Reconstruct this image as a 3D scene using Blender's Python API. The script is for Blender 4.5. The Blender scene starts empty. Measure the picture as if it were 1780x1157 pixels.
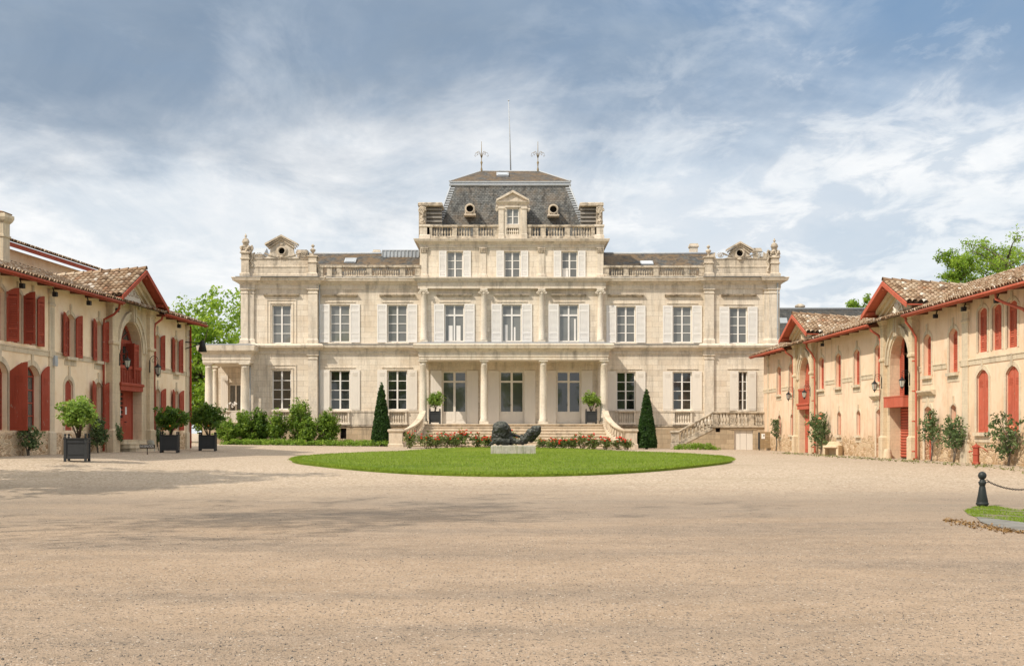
import bpy, math, random
SUN_E, SKY_GAIN = 4.1, 1.13
import numpy as np
from mathutils import Vector, Matrix
from mathutils.geometry import tessellate_polygon
# ------------------------------------------------------------------ basics
FOC, CX, HY, EYE = 2300.0, 890.0, 752.0, 1.6
D = 88.0                                   # distance of the main facade
def PX(px, Y): return (px - CX) / FOC * Y
def PZ(py, Y): return EYE + (HY - py) / FOC * Y
def ss(a, b, x):
    t = min(1.0, max(0.0, (x - a) / (b - a)))
    return t * t * (3 - 2 * t)
def gz(X, Y):
    z = .47 * ss(26, 46, Y)
    z += .28 * ss(-9.5, -16, X) * ss(30, 45, Y) * (1 - ss(72, 84, Y))
    z += ss(74, 83, Y) * min(.42, max(0.0, .2 - .0105 * X)) * (1 - ss(110, 160, Y))
    return z
def hit(px, py):
    """where a sight line through the photo meets the ground"""
    Y = 8.0
    while Y < 130:
        X = PX(px, Y)
        if PZ(py, Y) <= gz(X, Y): break
        Y += .05
    return PX(px, Y), Y, gz(PX(px, Y), Y)
scene = bpy.context.scene
COL = scene.collection
def link(o):
    COL.objects.link(o); return o
def props(o, label=None, cat=None, group=None, kind=None):
    if label: o['label'] = label
    if cat: o['category'] = cat
    if group: o['group'] = group
    if kind: o['kind'] = kind
    return o
def empty(name, loc, rz=0.0, **k):
    o = bpy.data.objects.new(name, None); link(o)
    o.location = loc; o.rotation_euler = (0, 0, rz); o.empty_display_size = .3
    return props(o, **k)
def place(name, mesh, parent=None, loc=(0, 0, 0), rz=0.0, **k):
    o = bpy.data.objects.new(name, mesh); link(o)
    o.location = loc; o.rotation_euler = (0, 0, rz)
    if parent is not None: o.parent = parent
    return props(o, **k)
def copy_tree(o, parent=None):
    c = o.copy(); COL.objects.link(c)
    if parent is not None: c.parent = parent
    for ch in list(o.children): copy_tree(ch, c)
    return c
# ------------------------------------------------------------------ mesh builder
class MB:
    def __init__(s): s.v = []; s.f = []; s.sm = []; s.tint = None
    def add(s, vs, fs, smooth=False):
        b = len(s.v); s.v += [tuple(p) for p in vs]
        s.f += [tuple(i + b for i in f) for f in fs]; s.sm += [smooth] * len(fs); return s
    def quad(s, *p): return s.add(p, [tuple(range(len(p)))])
    def box(s, x0, x1, y0, y1, z0, z1):
        return s.add([(x0,y0,z0),(x1,y0,z0),(x1,y1,z0),(x0,y1,z0),(x0,y0,z1),(x1,y0,z1),(x1,y1,z1),(x0,y1,z1)],
            [(3,2,1,0),(4,5,6,7),(0,1,5,4),(1,2,6,5),(2,3,7,6),(3,0,4,7)])
    def loft(s, x0, x1, y0, y1, prof):
        """stack of rectangles: prof = [(overhang, z), ...] grown from the footprint"""
        vs = []; fs = []
        for p, z in prof: vs += [(x0-p,y0-p,z),(x1+p,y0-p,z),(x1+p,y1+p,z),(x0-p,y1+p,z)]
        n = len(prof)
        for i in range(n - 1):
            a = 4 * i
            for k in range(4): fs.append((a+k, a+(k+1)%4, a+4+(k+1)%4, a+4+k))
        fs.append((3,2,1,0)); fs.append(tuple(4*(n-1)+k for k in range(4)))
        return s.add(vs, fs)
    def prism(s, poly, y0, y1):
        """polygon in x-z pulled along y"""
        n = len(poly)
        vs = [(x,y0,z) for x,z in poly] + [(x,y1,z) for x,z in poly]
        fs = [tuple(range(n)), tuple(range(2*n-1, n-1, -1))]
        fs += [(i, n+i, n+(i+1)%n, (i+1)%n) for i in range(n)]
        return s.add(vs, fs)
    def prism_x(s, poly, x0, x1):
        """polygon in y-z pulled along x"""
        n = len(poly)
        vs = [(x0,y,z) for y,z in poly] + [(x1,y,z) for y,z in poly]
        fs = [tuple(range(n)), tuple(range(2*n-1, n-1, -1))]
        fs += [(i, n+i, n+(i+1)%n, (i+1)%n) for i in range(n)]
        return s.add(vs, fs)
    def prism_z(s, poly, z0, z1):
        n = len(poly)
        vs = [(x,y,z0) for x,y in poly] + [(x,y,z1) for x,y in poly]
        fs = [tuple(range(n-1,-1,-1)), tuple(range(n, 2*n))]
        fs += [(i, (i+1)%n, n+(i+1)%n, n+i) for i in range(n)]
        return s.add(vs, fs)
    def lathe(s, prof, cx=0, cy=0, n=16, smooth=True, sq=None):
        vs = []; fs = []
        for r, z in prof:
            for k in range(n):
                a = 2*math.pi*(k+.5)/n
                vs.append((cx+r*math.cos(a), cy+r*math.sin(a), z))
        m = len(prof)
        for i in range(m-1):
            for k in range(n):
                fs.append((i*n+k, i*n+(k+1)%n, (i+1)*n+(k+1)%n, (i+1)*n+k))
        s.add(vs, fs, smooth)
        b = len(s.v) - len(vs)
        s.f += [tuple(b+k for k in range(n-1,-1,-1)), tuple(b+(m-1)*n+k for k in range(n))]; s.sm += [False, False]
        return s
    def tube(s, pts, r, n=8, smooth=True, r1=None):
        pts = [Vector(p) for p in pts]; m = len(pts); vs = []; fs = []
        up = Vector((.013, .027, 1)).normalized()
        for i, p in enumerate(pts):
            d = (pts[min(i+1, m-1)] - pts[max(i-1, 0)]).normalized()
            a = d.cross(up)
            if a.length < 1e-3: a = d.cross(Vector((1, 0, 0)))
            a.normalize(); b = d.cross(a).normalized()
            rr = r if r1 is None else r + (r1 - r) * i / max(1, m - 1)
            for k in range(n):
                t = 2*math.pi*k/n
                vs.append(p + a*(rr*math.cos(t)) + b*(rr*math.sin(t)))
        for i in range(m-1):
            for k in range(n): fs.append((i*n+k, i*n+(k+1)%n, (i+1)*n+(k+1)%n, (i+1)*n+k))
        s.add(vs, fs, smooth)
        b = len(s.v) - len(vs)
        s.f += [tuple(b+k for k in range(n-1,-1,-1)), tuple(b+(m-1)*n+k for k in range(n))]; s.sm += [False, False]
        return s
    def ball(s, c, r, n=10, m=7, sc=(1,1,1)):
        prof = []
        vs = []; fs = []
        for i in range(m+1):
            t = math.pi*i/m
            for k in range(n):
                a = 2*math.pi*k/n
                vs.append((c[0]+sc[0]*r*math.sin(t)*math.cos(a), c[1]+sc[1]*r*math.sin(t)*math.sin(a), c[2]-sc[2]*r*math.cos(t)))
        for i in range(m):
            for k in range(n): fs.append((i*n+k, i*n+(k+1)%n, (i+1)*n+(k+1)%n, (i+1)*n+k))
        return s.add(vs, fs, True)
    def sweep(s, pts, sec):
        """section (side, up) swept along a path, kept upright"""
        pts = [Vector(p) for p in pts]; m = len(pts); n = len(sec); vs = []; fs = []
        for i, p in enumerate(pts):
            d = pts[min(i+1, m-1)] - pts[max(i-1, 0)]; d.z = 0; d.normalize()
            a = Vector((d.y, -d.x, 0))
            for u, w in sec: vs.append(p + a*u + Vector((0, 0, w)))
        for i in range(m-1):
            for k in range(n): fs.append((i*n+k, i*n+(k+1)%n, (i+1)*n+(k+1)%n, (i+1)*n+k))
        fs += [tuple(range(n)), tuple(range((m-1)*n, m*n))]
        return s.add(vs, fs)
    def wall(s, outer, holes, y, depth):
        """flat wall in x-z with real openings and their reveals"""
        loops = [[Vector((x, z, 0)) for x, z in outer]] + [[Vector((x, z, 0)) for x, z in h] for h in holes]
        tris = tessellate_polygon(loops)
        flat = [(p.x, y, p.y) for l in loops for p in l]
        s.add(flat, [tuple(t) for t in tris])
        for h in holes:
            n = len(h)
            s.add([(x,y,z) for x,z in h] + [(x,y+depth,z) for x,z in h], [(i,(i+1)%n,n+(i+1)%n,n+i) for i in range(n)])
        return s
    def ring(s, inner, outer, y0, y1):
        """surround between two open outlines of the same count, from y0 (front) to y1"""
        n = len(inner)
        vs = [(x,y0,z) for x,z in inner]+[(x,y0,z) for x,z in outer]+[(x,y1,z) for x,z in inner]+[(x,y1,z) for x,z in outer]
        fs = []
        for i in range(n-1):
            fs += [(i,i+1,n+i+1,n+i),(n+i,n+i+1,3*n+i+1,3*n+i),(i+1,i,2*n+i,2*n+i+1)]
        fs += [(0,n,3*n,2*n),(n-1,2*n+n-1,3*n+n-1,n+n-1)]
        return s.add(vs, fs)
    def mesh(s, name, mat):
        me = bpy.data.meshes.new(name)
        me.from_pydata(s.v, [], s.f)
        me.polygons.foreach_set('use_smooth', s.sm)
        if s.tint is not None:
            at = me.attributes.new('tint', 'FLOAT', 'POINT'); at.data.foreach_set('value', s.tint)
        me.materials.append(mat); me.update(); return me
    def build(s, name, mat, parent=None, loc=(0,0,0), rz=0.0, **k):
        return place(name, s.mesh(name, mat), parent, loc, rz, **k)
def arch(x0, x1, z0, zs, zt, n=10):
    """outline of an opening with an arched head: spring zs, crown zt; starts at lower left"""
    w = (x1-x0)/2; h = zt-zs; xc = (x0+x1)/2
    if h < 1e-4: return [(x0,z0),(x1,z0),(x1,zs),(x0,zs)]
    R = (w*w+h*h)/(2*h); zc = zt-R; a = math.asin(min(1, w/R))
    if h > w: a = math.pi-a
    pts = [(x0,z0),(x1,z0)]
    for i in range(n+1):
        t = a-2*a*i/n
        pts.append((xc+R*math.sin(t), zc+R*math.cos(t)))
    return pts
def head(x0, x1, z0, zs, zt, n=10):
    """same as an open outline from lower right round to lower left"""
    p = arch(x0, x1, z0, zs, zt, n)
    return p[1:] + [p[0]]
# ------------------------------------------------------------------ materials
def newmat(name):
    m = bpy.data.materials.new(name); m.use_nodes = True
    nt = m.node_tree; nt.nodes.clear()
    out = nt.nodes.new('ShaderNodeOutputMaterial'); b = nt.nodes.new('ShaderNodeBsdfPrincipled')
    nt.links.new(b.outputs[0], out.inputs[0]); return m, NT(nt), b
class NT:
    def __init__(s, nt): s.nt = nt
    def n(s, t, ins=None, **at):
        nd = s.nt.nodes.new(t)
        for k, v in at.items(): setattr(nd, k, v)
        for k, v in (ins or {}).items(): s.put(nd.inputs[k], v)
        return nd
    def put(s, sock, v):
        if isinstance(v, bpy.types.NodeSocket): s.nt.links.new(v, sock)
        elif isinstance(v, bpy.types.Node): s.nt.links.new(v.outputs[0], sock)
        else:
            try: sock.default_value = v
            except Exception: sock.default_value = tuple(v) + (1.0,)
    def math(s, op, a, b=0.0, c=0.0, clamp=False):
        nd = s.n('ShaderNodeMath', operation=op, use_clamp=clamp); s.put(nd.inputs[0], a); s.put(nd.inputs[1], b); s.put(nd.inputs[2], c); return nd.outputs[0]
    def vmath(s, op, a, b=(0,0,0)):
        nd = s.n('ShaderNodeVectorMath', operation=op); s.put(nd.inputs[0], a)
        if op == 'SCALE': s.put(nd.inputs['Scale'], b)
        else: s.put(nd.inputs[1], b)
        return nd.outputs[0]
    def mix(s, f, a, b, mode='MIX'):
        nd = s.n('ShaderNodeMix', data_type='RGBA', blend_type=mode); nd.clamp_factor = True
        s.put(nd.inputs[0], f); s.put(nd.inputs[6], a if not isinstance(a, tuple) or len(a) == 4 else a+(1.0,)); s.put(nd.inputs[7], b if not isinstance(b, tuple) or len(b) == 4 else b+(1.0,)); return nd.outputs[2]
    def ramp(s, f, stops, interp='LINEAR'):
        nd = s.n('ShaderNodeValToRGB'); r = nd.color_ramp; r.interpolation = interp
        while len(r.elements) < len(stops): r.elements.new(.5)
        for e, (p, c) in zip(r.elements, stops):
            e.position = p; e.color = (c,c,c,1) if isinstance(c, (int, float)) else tuple(c)+(1,)
        s.put(nd.inputs[0], f); return nd.outputs[0]
    def noise(s, vec, scale, detail=4, rough=.55, dist=0.0):
        nd = s.n('ShaderNodeTexNoise'); nd.inputs['Scale'].default_value = scale; nd.inputs['Detail'].default_value = detail
        nd.inputs['Roughness'].default_value = rough; nd.inputs['Distortion'].default_value = dist
        if vec is not None: s.put(nd.inputs['Vector'], vec)
        return nd.outputs[0]
    def voro(s, vec, scale, feature='F1', out='Distance', rand=1.0):
        nd = s.n('ShaderNodeTexVoronoi', feature=feature); nd.inputs['Scale'].default_value = scale; nd.inputs['Randomness'].default_value = rand
        s.put(nd.inputs['Vector'], vec); return nd.outputs[out]
    def maprange(s, v, a, b, c=0.0, d=1.0, smooth=False):
        nd = s.n('ShaderNodeMapRange', interpolation_type='SMOOTHSTEP' if smooth else 'LINEAR'); nd.clamp = True
        s.put(nd.inputs[0], v)
        for i, x in enumerate((a,b,c,d)): s.put(nd.inputs[i+1], x)
        return nd.outputs[0]
    def obj(s): return s.n('ShaderNodeTexCoord').outputs['Object']
    def pos(s): return s.n('ShaderNodeNewGeometry').outputs['Position']
    def xyz(s, v):
        nd = s.n('ShaderNodeSeparateXYZ'); s.put(nd.inputs[0], v); return nd.outputs
    def comb(s, x, y, z):
        nd = s.n('ShaderNodeCombineXYZ'); s.put(nd.inputs[0], x); s.put(nd.inputs[1], y); s.put(nd.inputs[2], z); return nd.outputs[0]
    def bump(s, h, strength=.3, dist=.02, normal=None):
        nd = s.n('ShaderNodeBump'); nd.inputs['Strength'].default_value = strength; nd.inputs['Distance'].default_value = dist
        s.put(nd.inputs['Height'], h)
        if normal is not None: s.put(nd.inputs['Normal'], normal)
        return nd.outputs[0]
def mat_stone(name, c1, c2, mort, bw=.85, rh=.36, stain=.5, dark=(.10,.085,.065), msize=.008, blocks=1.0, black=.0, sf=1.0, runs=()):
    m, t, b = newmat(name)
    o = t.pos(); x, y, z = t.xyz(o)
    uv = t.comb(t.math('ADD', x, y), z, 0.0)
    br = t.n('ShaderNodeTexBrick', {'Vector': uv, 'Color1': c1, 'Color2': c2, 'Mortar': mort, 'Scale': 1.0, 'Mortar Size': msize, 'Mortar Smooth': .3, 'Bias': 0.0, 'Brick Width': bw, 'Row Height': rh})
    base = t.mix(1-blocks, br.outputs[0], c1)
    # every block a little different, wide soft blotches, fine grain
    n1 = t.noise(o, .45, 5, .6); n2 = t.noise(o, 9.0, 4, .65)
    col = t.mix(t.maprange(n1, .35, .7, 0, .45), base, tuple(min(1, c*1.22) for c in c1))
    pink = t.noise(t.vmath('ADD', o, (31, 7, 3)), 1.3, 3)
    col = t.mix(t.maprange(pink, .5, .75, 0, .35), col, (c1[0]*.95, c1[1]*.82, c1[2]*.68))
    col = t.mix(t.maprange(n2, .3, .75, .0, .45), col, tuple(c*.58 for c in c1))
    st = t.noise(t.vmath('MULTIPLY', o, (2.6, 2.6, .33)), sf, 6, .62)
    col = t.mix(t.math('MULTIPLY', t.maprange(st, .5, .78), stain), col, dark)
    for zt_, dep, am in runs:      # rain-washed grime below ledges and damp at the foot
        rn_ = t.noise(t.vmath('ADD', t.vmath('MULTIPLY', o, (1.0, 1.0, .22)), (zt_, 3, 7)), 1.0, 7, .7)
        g_ = t.maprange(z, zt_-dep, zt_, 0, 1, True) if dep > 0 else t.maprange(z, zt_, zt_-dep, 1, 0, True)
        g_ = t.math('MULTIPLY', g_, t.maprange(z, zt_+.02, zt_+.05, 1, 0)) if dep > 0 else g_
        col = t.mix(t.math('MULTIPLY', t.math('MULTIPLY', g_, t.maprange(rn_, .40, .72)), am), col, (.20,.155,.105))
    if black > 0:
        bn = t.noise(t.vmath('ADD', o, (5, 11, 17)), 3.2, 7, .7)
        col = t.mix(t.math('MULTIPLY', t.maprange(bn, .46, .62), black), col, (.035,.03,.026))
    t.put(b.inputs['Base Color'], col); b.inputs['Roughness'].default_value = .9
    b.inputs['Specular IOR Level'].default_value = .2
    h = t.math('ADD', t.math('MULTIPLY', br.outputs[1], -.9*blocks), t.math('MULTIPLY', n2, .7))
    t.put(b.inputs['Normal'], t.bump(h, .45, .015))
    return m
def mat_stucco(name, c, zr, soft, rub1, rub2, stain=.7):
    """coloured lime plaster with the rubble stone showing at its foot (below height zr)"""
    m, t, b = newmat(name)
    o = t.pos(); x, y, z = t.xyz(o)
    n1 = t.noise(o, .55, 6, .62); n2 = t.noise(o, 14, 3, .6); n3 = t.noise(t.vmath('ADD', o, (9, 2, 5)), 2.4, 5, .65)
    col = t.mix(t.maprange(n1, .32, .7), c, tuple(min(1, k*f) for k, f in zip(c, (1.14, 1.2, 1.34))))
    col = t.mix(t.maprange(n3, .5, .8, 0, .5), col, tuple(k*f for k, f in zip(c, (.86, .74, .58))))
    st = t.noise(t.vmath('MULTIPLY', o, (3, 3, .3)), 1.0, 5, .6)
    col = t.mix(t.math('MULTIPLY', t.maprange(st, .52, .8), stain), col, tuple(k*.5 for k in c))
    pn = t.noise(t.vmath('ADD', o, (17, 3, 8)), .32, 7, .68)
    col = t.mix(t.maprange(pn, .52, .60, 0, .38), col, tuple(min(1, k*f) for k, f in zip(c, (1.12, 1.2, 1.32))))
    col = t.mix(t.maprange(pn, .42, .34, 0, .45), col, tuple(k*f for k, f in zip(c, (.80, .70, .60))))
    gr = t.noise(t.vmath('MULTIPLY', o, (1.2, 1.2, .35)), 1.4, 6, .7); ft = t.math('MULTIPLY', t.maprange(z, zr+1.6, zr-.3, 0, 1, True), t.maprange(gr, .42, .66))
    col = t.mix(t.math('MULTIPLY', ft, .55), col, tuple(k*f for k, f in zip(c, (.62, .52, .42))))
    w = t.vmath('ADD', t.vmath('MULTIPLY', o, (1, .5, 1.15)), t.vmath('SCALE', t.n('ShaderNodeTexNoise', {'Vector': o, 'Scale': 2.5}).outputs[1], .22))
    vc = t.voro(w, 5.2, 'F1', 'Color'); ve = t.voro(w, 5.2, 'DISTANCE_TO_EDGE')
    rc = t.mix(t.xyz(vc)[0], rub1, rub2)
    rc = t.mix(t.maprange(n2, .3, .8, 0, .5), rc, tuple(k*.5 for k in rub1))
    rc = t.mix(t.maprange(ve, .015, .07), tuple(min(1, k*1.0) for k in c), rc)
    zz = t.math('ADD', z, t.math('MULTIPLY', t.math('SUBTRACT', n3, .5), soft))
    f = t.maprange(zz, zr-.06, zr+.06, 1, 0)
    col2 = t.mix(f, col, rc)
    t.put(b.inputs['Base Color'], col2); b.inputs['Roughness'].default_value = .93; b.inputs['Specular IOR Level'].default_value = .15
    hp = t.math('ADD', t.math('MULTIPLY', n2, .25), t.math('MULTIPLY', n3, .4))
    hr = t.math('ADD', t.maprange(ve, 0, .12, 0, 2.6), n2)
    hm = t.n('ShaderNodeMix', {0: f, 2: hp, 3: hr}, data_type='FLOAT')
    t.put(b.inputs['Normal'], t.bump(hm.outputs[0], .55, .03))
    return m
def mat_paint(name, c, rough=.45, var=.25, bumpy=.1, scale=3.0, wear=0.0):
    m, t, b = newmat(name)
    o = t.pos()
    n1 = t.noise(o, scale, 6, .65); n2 = t.noise(t.vmath('MULTIPLY', o, (8, 8, .8)), 1.0, 4, .6)
    col = t.mix(t.maprange(n1, .35, .72, 0, var), c, tuple(min(1, k*1.3+.02) for k in c))
    col = t.mix(t.maprange(n2, .5, .8, 0, var*1.3), col, tuple(k*.55 for k in c))
    if wear:
        ch_n = t.noise(t.vmath('MULTIPLY', o, (5, 5, 2.2)), 2.0, 8, .72); col = t.mix(t.maprange(ch_n, .60, .66, 0, wear), col, (.42,.33,.25))
        fd = t.noise(o, .7, 4, .6); col = t.mix(t.maprange(fd, .42, .7, 0, wear*.55), col, tuple(min(1, k*1.35+.05) for k in c))
    t.put(b.inputs['Base Color'], col); t.put(b.inputs['Roughness'], t.maprange(n1, .3, .7, rough, min(1, rough+.3)))
    b.inputs['Specular IOR Level'].default_value = .3
    t.put(b.inputs['Normal'], t.bump(n1, bumpy, .01))
    return m
def mat_tile(name):
    m, t, b = newmat(name)
    at = t.n('ShaderNodeAttribute', attribute_name='tint').outputs['Fac']
    o = t.pos()
    c = t.ramp(at, [(0, (.13,.085,.055)), (.2, (.25,.16,.10)), (.42, (.34,.235,.15)), (.62, (.42,.32,.225)), (.82, (.50,.41,.31)), (.95, (.34,.17,.09)), (1, (.66,.60,.52))])
    n = t.noise(o, 7, 5, .7); c = t.mix(t.maprange(n, .52, .7, 0, .6), c, (.10,.075,.05))
    n2 = t.noise(t.vmath('ADD', o, (4, 4, 4)), 17, 4, .7); c = t.mix(t.maprange(n2, .6, .72, 0, .4), c, (.50,.44,.34))
    t.put(b.inputs['Base Color'], c); b.inputs['Roughness'].default_value = .9; b.inputs['Specular IOR Level'].default_value = .15
    t.put(b.inputs['Normal'], t.bump(n2, .4, .01)); return m
def mat_slate(name, warm=.5, k=1.0):
    m, t, b = newmat(name)
    o = t.pos(); x, y, z = t.xyz(o)
    uv = t.comb(t.math('ADD', x, t.math('MULTIPLY', y, .31)), z, 0.0)
    br = t.n('ShaderNodeTexBrick', {'Vector': uv, 'Color1': (.10*k,.105*k,.105*k), 'Color2': (.19*k,.195*k,.19*k), 'Mortar': (.03,.03,.03), 'Scale': 1.0, 'Mortar Size': .012, 'Mortar Smooth': .2, 'Bias': 0.0, 'Brick Width': .22, 'Row Height': .125})
    n1 = t.noise(o, .9, 7, .68); n2 = t.noise(t.vmath('MULTIPLY', o, (1.5, 1.5, .5)), 2.0, 6, .7)
    c = t.mix(t.math('MULTIPLY', t.maprange(n1, .47-.08*(warm > .8), .62-.08*(warm > .8)), warm), br.outputs[0], (.25*k,.17*k,.095*k))
    c = t.mix(t.maprange(n2, .50, .64, 0, .85), c, (.035,.034,.032))
    n3 = t.noise(o, 6, 4, .7); c = t.mix(t.maprange(n3, .58, .72, 0, .5), c, (.34,.31,.25))
    t.put(b.inputs['Base Color'], c); b.inputs['Roughness'].default_value = .75; b.inputs['Specular IOR Level'].default_value = .25
    t.put(b.inputs['Normal'], t.bump(br.outputs[1], -.4, .02)); return m
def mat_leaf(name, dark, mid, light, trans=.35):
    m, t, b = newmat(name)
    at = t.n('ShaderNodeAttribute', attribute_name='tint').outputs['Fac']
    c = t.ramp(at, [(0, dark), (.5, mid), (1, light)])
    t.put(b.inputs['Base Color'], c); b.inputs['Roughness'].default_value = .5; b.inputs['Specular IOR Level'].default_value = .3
    tr = t.n('ShaderNodeBsdfTranslucent', {'Color': t.mix(.55, c, tuple(min(1, k*1.5) for k in light))})
    mx = t.n('ShaderNodeMixShader', {0: trans, 1: b, 2: tr})
    out = [n for n in t.nt.nodes if n.type == 'OUTPUT_MATERIAL'][0]
    t.nt.links.new(mx.outputs[0], out.inputs[0]); return m
def mat_glass(name, c, rough=.04):
    m, t, b = newmat(name)
    o = t.pos(); n = t.noise(o, .55, 3, .5)
    rnd = t.n('ShaderNodeObjectInfo').outputs['Random']
    col = t.mix(t.math('MULTIPLY', rnd, .7), c, tuple(k*.45 for k in c))
    col = t.mix(t.maprange(n, .4, .65, 0, .6), col, tuple(k*.4 for k in c))
    t.put(b.inputs['Base Color'], col); b.inputs['Roughness'].default_value = rough; b.inputs['IOR'].default_value = 1.85
    t.put(b.inputs['Normal'], t.bump(t.noise(o, 1.1, 2), .06, .05)); return m
M = {}
ST1, ST2 = (.82,.735,.615), (.68,.585,.465)
M['ashlar'] = mat_stone('ashlar_stone', ST1, ST2, (.34,.275,.20), stain=.5, runs=((11.16, 1.3, .55), (6.85, .9, .5), (13.9, 1.0, .45), (2.1, -1.2, .5)))
M['trim'] = mat_stone('trim_stone', (.76,.68,.57), (.68,.60,.49), (.48,.40,.29), bw=1.3, rh=.5, stain=.65, blocks=.6, black=.10)
M['old'] = mat_stone('weathered_stone', (.62,.54,.43), (.50,.425,.33), (.28,.24,.17), bw=1.0, rh=.5, stain=.7, blocks=.5, black=.6)
M['column'] = mat_stone('column_stone', (.76,.69,.58), (.70,.62,.51), (.52,.45,.35), bw=3.0, rh=1.0, stain=.35, blocks=.35)
M['base'] = mat_stone('basement_stone', (.53,.42,.29), (.36,.28,.19), (.27,.215,.15), bw=.75, rh=.3, stain=.65, msize=.014)
M['step'] = mat_stone('step_stone', (.69,.585,.455), (.61,.51,.385), (.38,.31,.22), bw=1.6, rh=5.0, stain=.55, blocks=.7)
M['wstone'] = mat_stone('portal_stone', (.72,.59,.415), (.62,.50,.34), (.48,.38,.26), bw=.7, rh=.42, stain=.4, blocks=.75)
M['wgrey'] = mat_stone('surround_stone', (.70,.60,.45), (.62,.52,.385), (.46,.38,.27), bw=.6, rh=.45, stain=.5, blocks=.6)
M['cement'] = mat_stone('concrete', (.40,.385,.335), (.36,.35,.31), (.3,.29,.25), bw=4, rh=3, stain=.85, dark=(.13,.15,.07), blocks=.2, black=.12)
M['plinth'] = mat_stone('plinth_concrete', (.50,.475,.42), (.46,.44,.39), (.3,.29,.25), bw=4, rh=3, stain=1.0, dark=(.115,.16,.035), blocks=.1, black=.25, sf=3.4)
M['parapet'] = mat_stone('parapet_stone', (.68,.59,.475), (.58,.50,.39), (.34,.29,.21), bw=1.0, rh=.42, stain=.75, dark=(.07,.06,.05), blocks=.7, black=.22)
M['stucco_r'] = mat_stucco('ochre_plaster', (.76,.565,.392), 1.35, 1.5, (.46,.30,.16), (.74,.58,.39))
M['stucco_l'] = mat_stucco('cream_plaster', (.88,.69,.47), 1.60, .06, (.46,.30,.17), (.74,.60,.42), stain=.2)
M['red_r'] = mat_paint('faded_red_paint', (.46,.105,.058), .65, .45, wear=.7)
M['red_l'] = mat_paint('brick_red_paint', (.33,.058,.029), .65, .4, wear=.65)
M['white'] = mat_paint('white_paint', (.78,.755,.72), .5, .12)
M['lead'] = mat_paint('lead_sheet', (.19,.205,.22), .6, .4)
M['greige'] = mat_paint('greige_paint', (.74,.69,.62), .5, .12)
M['iron'] = mat_paint('black_iron', (.018,.018,.02), .4, .3)
M['anthracite'] = mat_paint('anthracite_paint', (.034,.036,.038), .5, .3)
M['bollard'] = mat_paint('bollard_paint', (.022,.028,.027), .35, .4)
M['zinc'] = mat_paint('zinc_sheet', (.42,.45,.48), .4, .3)
M['gold'] = mat_paint('weathered_gilt', (.26,.20,.11), .45, .4)
M['dark'] = mat_paint('dark_timber', (.06,.045,.035), .8, .4)
M['soffit'] = mat_paint('soffit_timber', (.17,.075,.045), .8, .4)
M['bronze'] = mat_paint('dark_bronze', (.030,.033,.030), .36, .9, .8, 5.0)
M['kerb'] = mat_stone('kerb_stone', (.24,.235,.215), (.21,.205,.19), (.15,.15,.14), bw=4, rh=3, stain=.6, blocks=.2, black=.3)
def mat_bronze():
    m, t, b = newmat('dark_bronze'); o = t.pos()
    nz = t.xyz(t.n('ShaderNodeNewGeometry').outputs['Normal'])[2]
    n1 = t.noise(o, 3.5, 7, .7); n2 = t.noise(t.vmath('MULTIPLY', o, (9, 9, 3)), 1.0, 6, .7)
    c = t.mix(t.maprange(n1, .4, .65), (.018,.019,.018), (.060,.066,.058))
    up = t.math('MULTIPLY', t.maprange(nz, .1, .9), t.maprange(n2, .42, .62))
    c = t.mix(t.math('MULTIPLY', up, .75), c, (.20,.21,.165))
    c = t.mix(t.maprange(n2, .60, .70, 0, .5), c, (.12,.15,.10))
    t.put(b.inputs['Base Color'], c); b.inputs['Metallic'].default_value = .35
    t.put(b.inputs['Roughness'], t.maprange(n1, .3, .7, .28, .6))
    t.put(b.inputs['Normal'], t.bump(t.math('ADD', t.noise(o, 6, 8, .7), t.voro(o, 7)), .9, .06)); return m
M['bronze'] = mat_bronze()
M['void'] = mat_paint('dark_interior', (.012,.010,.009), .9, .1)
M['cloth'] = mat_paint('brown_panel', (.30,.21,.115), .85, .3)
M['flower'] = mat_paint('red_petals', (.60,.035,.02), .6, .35, .1, 30)
M['pinkflower'] = mat_paint('salmon_petals', (.75,.28,.17), .6, .35, .1, 30)
M['fruit'] = mat_paint('orange_peel', (.75,.24,.03), .5, .2)
M['bark'] = mat_paint('bark', (.13,.105,.08), .9, .6, .8, 8)
M['twig'] = mat_paint('twig', (.10,.07,.045), .9, .5, .5, 8)
M['soil'] = mat_paint('soil', (.07,.05,.035), .95, .5, .5, 8)
M['tile'] = mat_tile('clay_tile')
M['slate'] = mat_slate('slate', .3)
M['slate2'] = mat_slate('slate_low', .9, .62)
M['glass_lo'] = mat_glass('window_glass', (.022,.025,.021))
M['glass_hi'] = mat_glass('blind_glass', (.21,.215,.20))
M['slate3'] = mat_slate('slate_far', .3, .4)
M['glass_dr'] = mat_glass('door_glass', (.085,.09,.085))
M['glass_l'] = mat_glass('old_glass', (.10,.105,.10))
M['sky_glass'] = mat_glass('skylight_glass', (.55,.60,.64), .25)
M['leaf_tree'] = mat_leaf('spring_leaf', (.05,.105,.012), (.165,.295,.03), (.36,.49,.06), .48)
M['leaf_shrub'] = mat_leaf('shrub_leaf', (.035,.08,.012), (.12,.215,.025), (.27,.38,.05))
M['leaf_hedge'] = mat_leaf('ground_cover_leaf', (.06,.12,.015), (.16,.28,.03), (.31,.44,.06))
M['leaf_yew'] = mat_leaf('yew_leaf', (.010,.030,.006), (.025,.068,.010), (.055,.12,.018), .15)
M['leaf_citrus'] = mat_leaf('citrus_leaf', (.022,.055,.010), (.07,.145,.02), (.18,.29,.04), .3)
M['leaf_pale'] = mat_leaf('pale_leaf', (.07,.13,.02), (.17,.28,.04), (.33,.45,.09))
M['leaf_rose'] = mat_leaf('rose_leaf', (.045,.055,.018), (.12,.17,.04), (.25,.30,.085), .3)
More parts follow.
